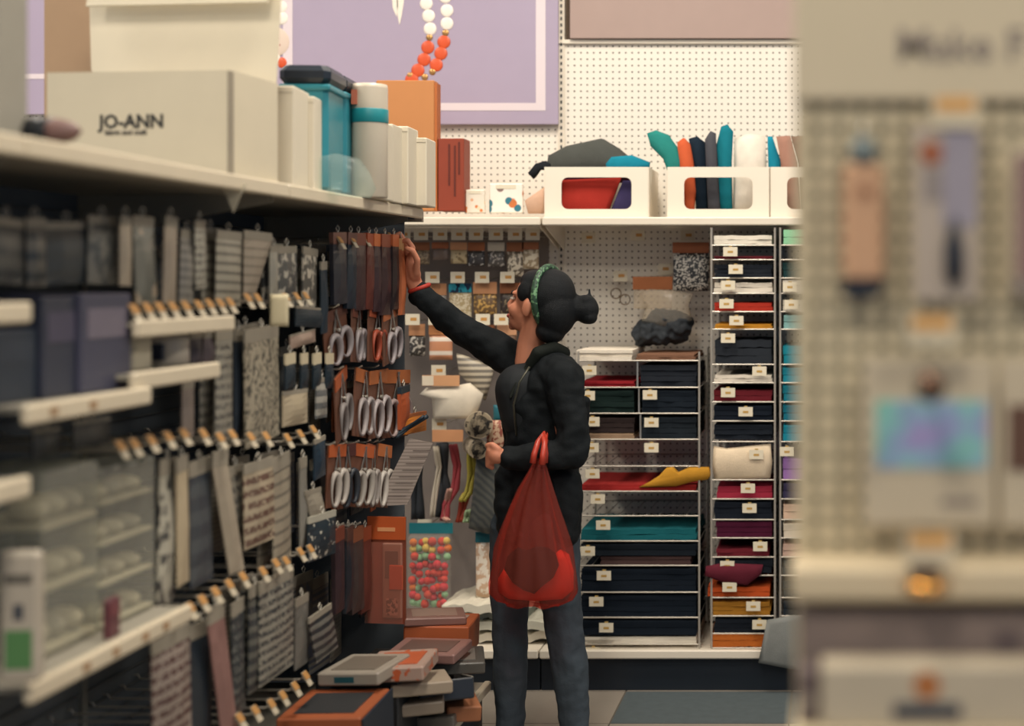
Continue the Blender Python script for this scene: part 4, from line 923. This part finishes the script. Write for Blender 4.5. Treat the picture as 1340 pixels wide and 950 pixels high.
b = MB(); b.smooth = True; b.tube([(.085, -.06, .02), (.10, 0, .06), (.085, .06, .07)], .004, 6); b.build('handle', mat('#9a958c', .3, metal=.5), o)
pile('small brown cardboard box at the foot of the pile', 602, 934, 4.52, .10, .16, .045, mat('#8d5a3c', .6), .45)
pile('grey blister pack at the bottom of the pile under the black case', 560, 975, 4.50, .2, .2, .11, mat('#5d5a55', .35), .1, name='blister_pack', cat='pack')
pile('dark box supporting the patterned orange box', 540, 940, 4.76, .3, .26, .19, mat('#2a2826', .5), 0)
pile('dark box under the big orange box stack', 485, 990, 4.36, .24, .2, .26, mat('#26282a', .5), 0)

# ================================================================== the shopper
YP = 4.89
def P(px, py, dy=0): y = YP+dy; return Vector((X(px, y), y, Z(py, y)))
def blob(name, shapes, voxel, m, parent, smooth=6, factor=.5, wr=None):
    """one continuous surface grown from overlapping tapered limbs and ellipsoids"""
    mb = MB()
    for s in shapes:
        if s[0] == 'c':
            pts, rs = s[1], s[2]
            for i in range(len(pts)):
                mb.ell(pts[i], (rs[i],)*3, 14, 10)
                if i: mb.tube([pts[i-1], pts[i]], [rs[i-1], rs[i]], 14)
        else: mb.ell(s[1], s[2], 16, 12, s[3] if len(s) > 3 else None)
    o = mb.build(name, m)
    rm = o.modifiers.new('r', 'REMESH'); rm.mode = 'VOXEL'; rm.voxel_size = voxel
    sm = o.modifiers.new('s', 'SMOOTH'); sm.factor = factor; sm.iterations = smooth
    if wr:      # soft folds in the cloth
        tx = bpy.data.textures.new('folds', 'CLOUDS'); tx.noise_scale = wr[0]; tx.noise_depth = 1
        dm = o.modifiers.new('d', 'DISPLACE'); dm.texture = tx; dm.strength = wr[1]; dm.mid_level = .5; dm.texture_coords = 'LOCAL'
    dg = bpy.context.evaluated_depsgraph_get(); me = bpy.data.meshes.new_from_object(o.evaluated_get(dg))
    o.modifiers.clear(); old = o.data; o.data = me; bpy.data.meshes.remove(old); o.name = name; me.name = name
    for p in me.polygons: p.use_smooth = True
    if parent:
        o.parent = parent; me.transform(parent.matrix_world.inverted() if 0 else Matrix.Translation(-Vector(parent.location)))
    return o
yaw, pit = math.radians(22), math.radians(13)
f = Vector((-math.cos(pit)*math.cos(yaw), math.cos(pit)*math.sin(yaw), math.sin(pit)))
sd = Vector((0, 0, 1)).cross(f).normalized(); u = f.cross(sd).normalized()
HM = Matrix((f, sd, u)).transposed()
C = P(703, 398); K = .93
def Hd(a, b, c): return C+f*a*K+sd*b*K+u*c*K
def he(c, r): return ('e', Hd(*c), tuple(x*K for x in r), HM)
skin = mat('#bf7f64', .5, var=.08, scale=20, spec=.35)
body_sh = [he((-.012, 0, .025), (.095, .073, .098)), he((.030, 0, -.030), (.058, .056, .080)), he((.045, 0, -.075), (.045, .043, .034)),
    ('c', [Hd(.080, 0, -.098), Hd(.076, 0, -.088)], [.015*K, .02*K]), ('c', [Hd(.088, 0, .012), Hd(.108, 0, -.026), Hd(.104, 0, -.034)], [.009*K, .0125*K, .012*K]),
    ('c', [Hd(.100, .012, -.036), Hd(.100, -.012, -.036)], [.008*K, .008*K]),
    he((.090, 0, -.058), (.013, .022, .0065)), he((.088, 0, -.070), (.013, .019, .0075)), he((.072, 0, .022), (.022, .048, .012)),
    he((.058, .034, -.034), (.028, .024, .028)), he((.058, -.034, -.034), (.028, .024, .028)),
    he((-.008, .074, -.012), (.019, .010, .031)), he((-.008, -.074, -.012), (.019, .010, .031)),
    ('c', [Hd(-.018, 0, -.05), P(694, 450), P(691, 476), P(700, 500)], [.050, .042, .043, .06]),
    ('c', [P(706, 496), P(706, 520), P(706, 590), P(702, 655)], [.065, .095, .095, .10]),
    ('c', [P(706, 490, .03), P(672, 470, .10)], [.05, .045]), ('c', [P(706, 492), P(734, 492, -.10)], [.05, .045]),
    ('c', [P(672, 470, .10), P(607, 432, .10), P(548, 384, .04)], [.045, .036, .025]),
    ('c', [P(734, 492, -.10), P(746, 590, -.13), P(662, 598, -.17)], [.045, .036, .024]),
    ('c', [P(678, 700, .05), P(667, 815, .05), P(667, 955, .05)], [.062, .047, .034]), ('c', [P(720, 700, -.04), P(738, 818, -.05), P(752, 955, -.05)], [.062, .049, .034]),
    ('c', [P(667, 958, .05), P(662, 972, .05), P(630, 978, .04)], [.03, .028, .025]), ('c', [P(752, 958, -.05), P(748, 972, -.05), P(716, 978, -.07)], [.03, .028, .025])]
# right hand raised to the hook: palm, four fingers curling over, thumb at the side
wr = P(548, 384, .04)
body_sh += [('c', [wr, P(540, 366, .035), P(535, 350, .03)], [.024, .027, .026]), ('c', [P(540, 362, .05), P(530, 342, .05)], [.022, .022]), ('c', [P(543, 360, .015), P(538, 340, .01)], [.02, .019])]
fing = [([(538, 340, .005), (540, 324, -.010), (533, 314, -.02), (525, 316, -.02)], .0095), ([(534, 338, .022), (531, 318, .01), (523, 306, .0), (515, 310, -.01)], .0098),
        ([(530, 338, .040), (525, 318, .035), (517, 308, .025), (510, 313, .015)], .0092), ([(527, 340, .056), (521, 324, .055), (514, 316, .05), (508, 320, .04)], .0082),
        ([(545, 358, .0), (546, 340, -.022), (540, 328, -.035), (532, 325, -.035)], .0105)]
for pts, r in fing: body_sh.append(('c', [P(*p) for p in pts], [r*1.08, r, r*.92, r*.8]))
# left hand closed in front of the waist
body_sh += [('c', [P(662, 598, -.17), P(650, 596, -.18)], [.024, .026])]
for k in range(4): body_sh.append(('c', [P(648, 588+5*k, -.185), P(640, 590+5*k, -.19+.004*k), P(638, 594+5*k, -.175), P(644, 597+5*k, -.165)], [.0095, .009, .0085, .008]))
body_sh.append(('c', [P(652, 588, -.19), P(644, 582, -.19), P(638, 583, -.18)], [.011, .010, .009]))
person = blob('person', body_sh, .0046, skin, None, 3)
base = Vector((P(705, 700).x, YP, 0)); person.data.transform(Matrix.Translation(-base)); person.location = base
tag(person, 'person in black jacket and jeans reaching up, red bag on one arm', 'person')
bpy.context.view_layer.update()
blk = mat('#15191c', .8, var=.35, scale=14, bump=.25, spec=.15); jean = mat('#3f4850', .85, var=.3, scale=10, bump=.3, spec=.15); hairm = mat('#0f1317', .55, var=.3, scale=40, bump=.8, spec=.22)
jk = [('c', [P(712, 504), P(706, 530), P(708, 590), P(710, 640), P(710, 688)], [.098, .124, .116, .128, .120]),
      ('e', P(718, 506, .02), (.105, .145, .095)), ('c', [P(712, 492, .03), P(672, 470, .10)], [.07, .060]), ('c', [P(712, 482, .02), P(736, 494, -.09)], [.08, .066]),
      ('c', [P(672, 471, .10), P(607, 433, .10), P(556, 391, .045)], [.064, .050, .041]), ('c', [P(556, 391, .045), P(551, 386, .042)], [.041, .040]),
      ('c', [P(736, 496, -.10), P(750, 560, -.13), P(747, 594, -.14), P(668, 599, -.17)], [.064, .052, .053, .038]),
      ('c', [P(762, 528, .0), P(757, 560, .0)], [.028, .03]),
      ('c', [P(735, 630, -.06), P(739, 694, -.09)], [.065, .052]), ('c', [P(738, 645, .06), P(742, 700, .06)], [.05, .03]), ('c', [P(672, 625, -.03), P(669, 688, -.05)], [.060, .048]),
      ('c', [P(700, 640, .08), P(700, 690, .08)], [.06, .05])]
jacket = blob('jacket', jk, .006, blk, person, 4, wr=(.055, .020))
col = [('c', [P(690, 484, -.06), P(704, 462, -.07), P(724, 456, -.05), P(738, 462, .0), P(728, 458, .06), P(706, 456, .075)], [.014, .022, .024, .022, .02, .014]), ('c', [P(690, 484, -.06), P(676, 502, -.10), P(668, 520, -.115)], [.014, .011, .007])]
blob('collar', col, .006, mat('#1b1f1c', .8, bump=.2, scale=14, spec=.15), person, 3)
blob('shirt', [('c', [P(692, 494, -.02), P(682, 510, -.03), P(690, 545, -.03)], [.055, .085, .085])], .007, mat('#14191d', .8), person, 3)
bz = MB(); bz.smooth = True; bz.tube([P(693, 480, -.115)-base, P(680, 500, -.135)-base, P(672, 530, -.135)-base, P(676, 570, -.12)-base], .0035, 6); bz.build('zip', mat('#4a4a40', .35, metal=.5), person)
je = [('c', [P(702, 640), P(700, 680)], [.10, .112]), ('c', [P(676, 690, .05), P(668, 760, .05), P(667, 815, .05), P(668, 880, .05), P(667, 957, .05)], [.088, .068, .058, .057, .046]),
      ('c', [P(722, 690, -.05), P(730, 760, -.05), P(738, 820, -.05), P(747, 880, -.05), P(752, 957, -.05)], [.088, .072, .060, .058, .047])]
blob('jeans', je, .006, jean, person, 4, wr=(.05, .012))
for (px, dy, q) in ((667, .05, .0), (752, -.05, -.02)):
    blob('shoe', [('c', [P(px, 970, dy), P(px-34, 976, dy+q)], [.038, .031]), ('e', P(px-16, 980, dy+q/2), (.12, .042, .014))], .007, mat('#24272b', .6), person, 3)
hr = [he((-.047, 0, .040), (.088, .086, .096)), he((.012, 0, .072), (.062, .066, .046)), he((-.085, 0, -.010), (.066, .082, .088)), he((-.080, .01, -.078), (.048, .062, .042)),
      he((.020, .062, .040), (.030, .016, .036)), he((.020, -.062, .040), (.030, .016, .036))]
bc = P(768, 405, .0)
hr += [('e', bc, (.038, .038, .048)), ('e', bc+Vector((-.004, -.012, .030)), (.026, .024, .018)), ('e', bc+Vector((.010, -.01, -.026)), (.026, .026, .022)), ('c', [P(748, 402), bc], [.045, .04]), ('c', [P(772, 386), P(771, 378)], [.006, .003])]
hair = blob('hair', hr, .005, hairm, person, 2)
ring = []
for k in range(28):
    a = 2*math.pi*k/28; ring.append(Hd(-.040+.022*math.sin(a), .092*math.cos(a), .034+.103*math.sin(a))-base)
b = MB(); b.smooth = True; b.tube(ring, .011, 8, closed=True); b.build('headband', pat('#23402f', '#6f9a72', 'specks', 60, .58, .5), person)
for s in (1, -1):
    b = MB(); b.smooth = True; e_ = MB(); b.ell(Hd(.082, s*.030, .002)-base, (.008, .011, .006), 10, 8, HM); b.build('eye', mat('#d5cabc', .3), person)
    b = MB(); b.smooth = True; b.ell(Hd(.0868, s*.030, .002)-base, (.0045, .006, .0055), 8, 6, HM); b.build('iris', mat('#1c1410', .3), person)
    b = MB(); b.smooth = True; b.tube([Hd(.088, s*.012, .019)-base, Hd(.090, s*.028, .025)-base, Hd(.080, s*.048, .020)-base], [.003, .004, .002], 6); b.build('eyebrow', hairm, person)
b = MB(); b.smooth = True; b.ell(Hd(.099, 0, -.064)-base, (.006, .019, .009), 10, 6, HM); b.build('lips', mat('#a04c42', .45), person)
b = MB(); b.smooth = True
wc = P(549, 377, .04)-base; ax = (P(535, 350, .03)-P(548, 384, .04)).normalized(); e1 = ax.cross(Vector((0, 1, 0))).normalized(); e2 = ax.cross(e1)
b.tube([wc+(e1*math.cos(k*math.pi/9)+e2*math.sin(k*math.pi/9))*.032 for k in range(18)], .0075, 8, closed=True); b.build('wristband', mat('#9c2c20', .6), person)

YP = 5.78
lb = [('e', P(868, 434), (.105, .045, .052)), ('e', P(846, 436), (.055, .05, .05)), ('e', P(888, 426), (.055, .05, .052)), ('e', P(868, 418), (.06, .04, .04))]
lace = blob('lace_bundle', lb, .006, mat('#252b31', .6, bump=1.0, scale=30), None, 1, wr=(.03, .034)); center(lace)
tag(lace, 'crumpled black lace trim bundle in a clear bag', 'trim')
panelcloth('plastic_bag', 'clear plastic bag twisted above the black lace trim', 'bag', [(836, 384), (850, 378), (880, 380), (906, 384), (900, 400), (904, 420), (870, 428), (838, 420), (846, 400)], 5.74, film('#cfc8bc', .22, .1), .04, seed=11)
# ------------------------------------------------------------------ red carrier bag
YBg = 4.66
t = thing('carrier_bag', 'thin red plastic carrier bag hanging from the bent arm', 'bag', (X(700, YBg), YBg, Z(793, YBg)))
lv = [(600, 706, 5, .6), (616, 704, 11, .55), (640, 700, 21, .5), (665, 698, 30, .48), (690, 697, 38, .5), (715, 697, 45, .52), (740, 698, 51, .55), (760, 698, 55, .58), (775, 699, 56, .6), (786, 700, 49, .6), (792, 700, 30, .5)]
mb = MB(); mb.smooth = True; SG = 48
for i, (py, px, hw, kd) in enumerate(lv):
    fold = .16 if i < 6 else .09
    for k in range(SG):
        a = 2*math.pi*k/SG
        r = 1+fold*math.sin(7*a+.35*i)*.7+fold*.6*math.sin(13*a+1.3-.2*i)+.04*noise.noise(Vector((math.cos(a)*2, math.sin(a)*2, i*.5)))
        mb.v.append((X(px, YBg)-t.location.x+hw*YBg/FP*r*math.cos(a), hw*YBg/FP*kd*r*math.sin(a), Z(py, YBg)-t.location.z+.006*math.sin(5*a+i)*(1 if i > 7 else .3)))
for i in range(len(lv)-1):
    for k in range(SG): k2 = (k+1) % SG; mb.face([i*SG+k, i*SG+k2, (i+1)*SG+k2, (i+1)*SG+k])
mb.face([(len(lv)-1)*SG+k for k in range(SG)])
mBag = film('#b5584a', .20, .34)
mb.build('bag_body', mBag, t)
for s in (-1, 1):
    b = MB(); b.smooth = True
    p = [(705+s*5, 604), (706+s*4, 592), (707+s*3, 578), (708, 570), (711-s*2, 580), (713, 594), (712, 606)]
    b.tube([(X(a, YBg)-t.location.x, s*.022-.012+.10*max(0, (590-c)/20)*.6, Z(c, YBg)-t.location.z) for a, c in p], [.010, .009, .009, .010, .009, .009, .010], 8); b.build('handle', film('#b8402f', .8, .35), t)
o = panelcloth('folded_garment', 'black folded garment inside the red carrier bag', 'garment', [(659, 746), (664, 728), (674, 719), (688, 722), (700, 717), (714, 719), (725, 726), (729, 742), (722, 758), (709, 768), (697, 779), (684, 774), (670, 764)], YBg-.036, mat('#101316', .9, spec=.1), .04, seed=9)
panelcloth('folded_garment', 'orange red cloth added behind the black garment to brighten the carrier bag bottom', 'garment', [(652, 776), (651, 758), (660, 742), (690, 744), (716, 734), (730, 722), (742, 728), (748, 750), (748, 774), (735, 785), (700, 788), (665, 785)], YBg+.012, mat('#b5483a', .8, spec=.2), .05, seed=5)  # added cloth; its red stands in for the bag's brighter bottom

# ================================================================== end cap on the right
YE = 1.77
ec = thing('end_cap_display', 'cream pegboard end cap display with a printed header', 'display', (.41, YE, 0))
em = Matrix.Translation((-.41, -YE, 0))
def E(mb, name, m, par=None):
    o = mb.build(name, m); o.data.transform(em); o.parent = par or ec; return o
EX0, EX1 = X(1041, YE), .87
mEp = mat('#c3b596', .55, var=.03); mEd = mat('#8d8677', .7)
o = pegboard('pegboard_panel', EX0+.012, EX1-.012, .16, Z(128, YE), YE, mEp, None, .0060); o.data.transform(em); o.parent = ec
E(MB().box(EX0, EX1, YE+.014, YE+.05, .02, 2.05), 'backing_panel', mat('#3b4044', .8))
for x in (EX0+.006, EX1-.006): E(MB().box(x-.006, x+.006, YE-.004, YE+.05, 0, 2.05), 'side_post', mEp)
for x in (EX0, EX1-.01): E(MB().box(x, x+.01, YE+.05, YE+.42, .02, 1.72), 'side_panel', mEp)
E(MB().box(EX0, EX1, YE-.30, YE+.42, .0, .15), 'base', mNavy)
hd = E(MB().box(EX0-.002, EX1, YE-.012, YE-.001, Z(133, YE), 2.06, .003), 'header_sign', mat('#c9bb9f', .5, var=.03))
Mt = Matrix.Translation((X(1172, YE-.013)-.41, -.0128, Z(78, YE-.013))) @ Matrix.Rotation(math.pi/2, 4, 'X')
text('Make F', .052, mat('#857a72', .6), ec, Mt, bold=.0008)
# ledge, cartons below
E(MB().box(EX0-.004, EX1, YE-.075, YE-.002, Z(787, YE-.07), Z(740, YE-.07), .006), 'ledge', mat('#c9b899', .45, var=.04))
E(MB().box(EX0, EX1, YE-.13, YE-.002, Z(955, YE-.1), Z(948, YE-.1)), 'lower_shelf', mEp)
zl = Z(948, YE-.1)+.0005
def ebox(label, px0, px1, py0, Y, d, m):
    x0, x1 = X(px0, Y), X(px1, Y); h = Z(py0, Y)-zl
    t = thing('cardboard_carton', label, 'carton', ((x0+x1)/2, Y, zl)); MB().box(-(x1-x0)/2, (x1-x0)/2, 0, d, 0, h, .003).build('body', m, t); return t, (x1-x0), h
t, w_, h_ = ebox('mauve grey carton standing at the back of the end cap shelf', 1046, 1390, 797, YE-.05, .04, mat('#7d6e66', .6, var=.12, scale=6))
MB().box(-w_*.30, w_*.02, -.001, 0, h_*.42, h_*.47).build('title_print', mat('#93857a', .6), t); MB().box(w_*.24, w_*.34, -.001, 0, h_*.4, h_*.8).build('picture_print', mat('#5f5250', .6), t)
t, w_, h_ = ebox('white carton with an orange dot and a navy bar on the end cap shelf', 1074, 1390, 872, YE-.115, .055, mat('#b3a792', .55))
xo = X(1213, YE-.115)-t.location.x
b = MB(); b.lathe((xo, -.0012, Z(897, YE-.115)-zl), [(.015, 0), (.015, .0012)], 20, 'y'); b.build('orange_dot', mat('#a5683a', .5), t)
MB().box(xo-.037, xo+.037, -.0012, 0, Z(940, YE-.115)-zl, Z(921, YE-.115)-zl).build('navy_bar', mat('#222c3c', .5), t)
t, w_, h_ = ebox('small dark mauve carton at the corner of the end cap shelf', 1044, 1071, 878, YE-.10, .04, mat('#5d5050', .6))
MB().box(-w_*.3, w_*.3, -.001, 0, h_*.3, h_*.55).build('title_print', mat('#8f8478', .6), t)
def ehook(px, py, L, label, tagp=True, tip='#8a6b48', big=0):
    Y = YE-L; x, z = X(px, Y), Z(py, Y)
    t = thing('peg_hook', label, 'hook', (x, YE, z))
    MB().tube([(0, .01, .012), (0, -.004, .012), (0, -.008, 0), (0, -L+.008, 0)], .003, 8).build('wire', mWire, t)
    if tagp:
        c = MB().box(-.028, .028, -L-.002, -L, -.018, .018).build('price_tag', mat('#cfc3a8', .5), t)
        MB().box(-.022, .022, -L-.0028, -L-.002, .0, .016).build('print', mat('#cf9a55', .5), c)
    if big:
        b = MB(); b.smooth = True; b.ell((0, -L, 0), (big, big*.8, big), 14, 10); b.build('ball_tip', mat(tip, .22, metal=.9), t)
ehook(1219, 432, .09, 'peg hook with an orange and cream price tag in the middle of the end cap')
ehook(1217, 716, .09, 'peg hook with an orange and cream price tag just above the end cap ledge')
ehook(1250, 146, .05, 'peg hook with a mustard price tag tucked under the end cap header')
ehook(1218, 506, .14, 'peg hook with a dark round metal tip on the iridescent pack', False, '#6b5344', .017)
t = thing('brass_hook', 'bright brass bar hook on the end cap ledge', 'hook', (X(1213, YE-.11), YE-.08, Z(770, YE-.11)))
b = MB(); b.smooth = True; b.tube([(-.021, -.02, 0), (-.008, -.03, 0), (.008, -.03, 0), (.021, -.02, 0)], .0075, 12); b.build('bar', mat('#e0a04c', .18, metal=1, var=.02), t)
MB().tube([(0, .008, .0), (0, -.026, 0)], .004, 8).build('stem', mat('#c08a40', .25, metal=1), t)
MB().box(-.018, .018, -.001, .006, .008, .02, .002).build('back_plate', mat('#4a3c34', .4), t)
# foam brush tool
Yk = 1.725; k_ = Yk/FP
t = thing('foam_brush', 'peach handled foam brush with a black tip on the end cap', 'brush', (X(1130, Yk), Yk, Z(392, Yk)))
MB().box(-27*k_, 27*k_, 0, .02, 24*k_, 178*k_, .006).build('handle', mat('#c49a78', .45, var=.1), t)
MB().prism([(-30*k_, 6*k_), (-10*k_, 0), (20*k_, 4*k_), (28*k_, 26*k_), (-24*k_, 26*k_)], 'y', .002, .018).build('foam_tip', mat('#1f2733', .9), t)
b = MB(); b.smooth = True; b.lathe((0, .010, 178*k_), [(.008, 0), (.015, .004), (.016, .02), (.010, .030)], 14); b.build('cap', mat('#6d7878', .4), t)
b = MB(); b.lathe((2*k_, -.0015, 140*k_), [(.0075, 0), (.0075, .0015)], 14, 'y'); b.build('dot_print', mat('#8c5f42', .5), t)
ehook(1130, 172, .05, 'bare peg hook above the peach foam brush', False, '#8f8a80', .004)
# pen card
t = thing('pen_card', 'pale card pack with a black pen and a rust round sticker on the end cap', 'pack', (X(1238, Yk), Yk, Z(392, Yk)))
MB().box(-42*k_, 42*k_, 0, .003, 0, 228*k_).build('backing_card', mat('#b0a294', .5, var=.05), t)
MB().box(-4*k_, 40*k_, -.0012, 0, 96*k_, 224*k_).build('picture_print', mat('#97909a', .5), t)
b = MB(); b.lathe((-20*k_, -.0025, 192*k_), [(.0135, 0), (.0135, .0025)], 18, 'y'); b.build('round_sticker', mat('#9a5a3c', .5), t)
b = MB(); b.smooth = True; b.lathe((10*k_, -.008, 20*k_), [(.006, 0), (.0105, .01), (.0105, .045), (.006, .062), (.002, .078)], 14); b.build('pen', mat('#1e2530', .35), t)
MB().box(-30*k_, 4*k_, -.001, 0, 130*k_, 170*k_).build('title_print', mat('#8f8580', .5), t)
# iridescent pack
def cardpack(label, px0, px1, py0, py1, Y, panel, pr, extra=None):
    k_ = Y/FP; w = (px1-px0)*k_; h = (py1-py0)*k_
    t = thing('film_pack', label, 'pack', (X((px0+px1)/2, Y), Y, Z(py1, Y)))
    MB().box(-w/2, w/2, 0, .006, 0, h, .002).build('backing_card', mat('#c0b299', .5, var=.04), t)
    x0, y0, x1, y1 = pr
    MB().box(X(x0, Y)-t.location.x, X(x1, Y)-t.location.x, -.002, 0, Z(y1, Y)-t.location.z, Z(y0, Y)-t.location.z).build('film_panel', panel, t)
    if extra: x0, y0, x1, y1 = extra; MB().box(X(x0, Y)-t.location.x, X(x1, Y)-t.location.x, -.001, 0, Z(y1, Y)-t.location.z, Z(y0, Y)-t.location.z).build('title_print', mat('#857970', .5), t)
cardpack('cream pack with an iridescent lilac and green film panel', 1130, 1302, 470, 688, 1.73, pat('#fff', '#fff', 'irid', 14) if 0 else pat('#ffffff', '#ffffff', 'irid', 14), (1146, 524, 1291, 612), (1232, 652, 1278, 662))
cardpack('cream pack with a brown film panel at the frame side of the iridescent pack', 1308, 1480, 470, 690, 1.735, mat('#5f4436', .5, var=.2), (1319, 530, 1450, 616))
cardpack('dusty pink pack with a black foot beside the pen card', 1322, 1410, 196, 386, 1.735, mat('#8a6f68', .5, var=.2), (1328, 202, 1404, 364), (1322, 368, 1410, 386))

# look-alikes that share a label form a group
from collections import Counter
cnt = Counter(o['label'] for o in ALL)
for o in ALL:
    if cnt[o['label']] > 1 and 'group' not in o: o['group'] = 'set: '+o['label'] if 0 else o['label']
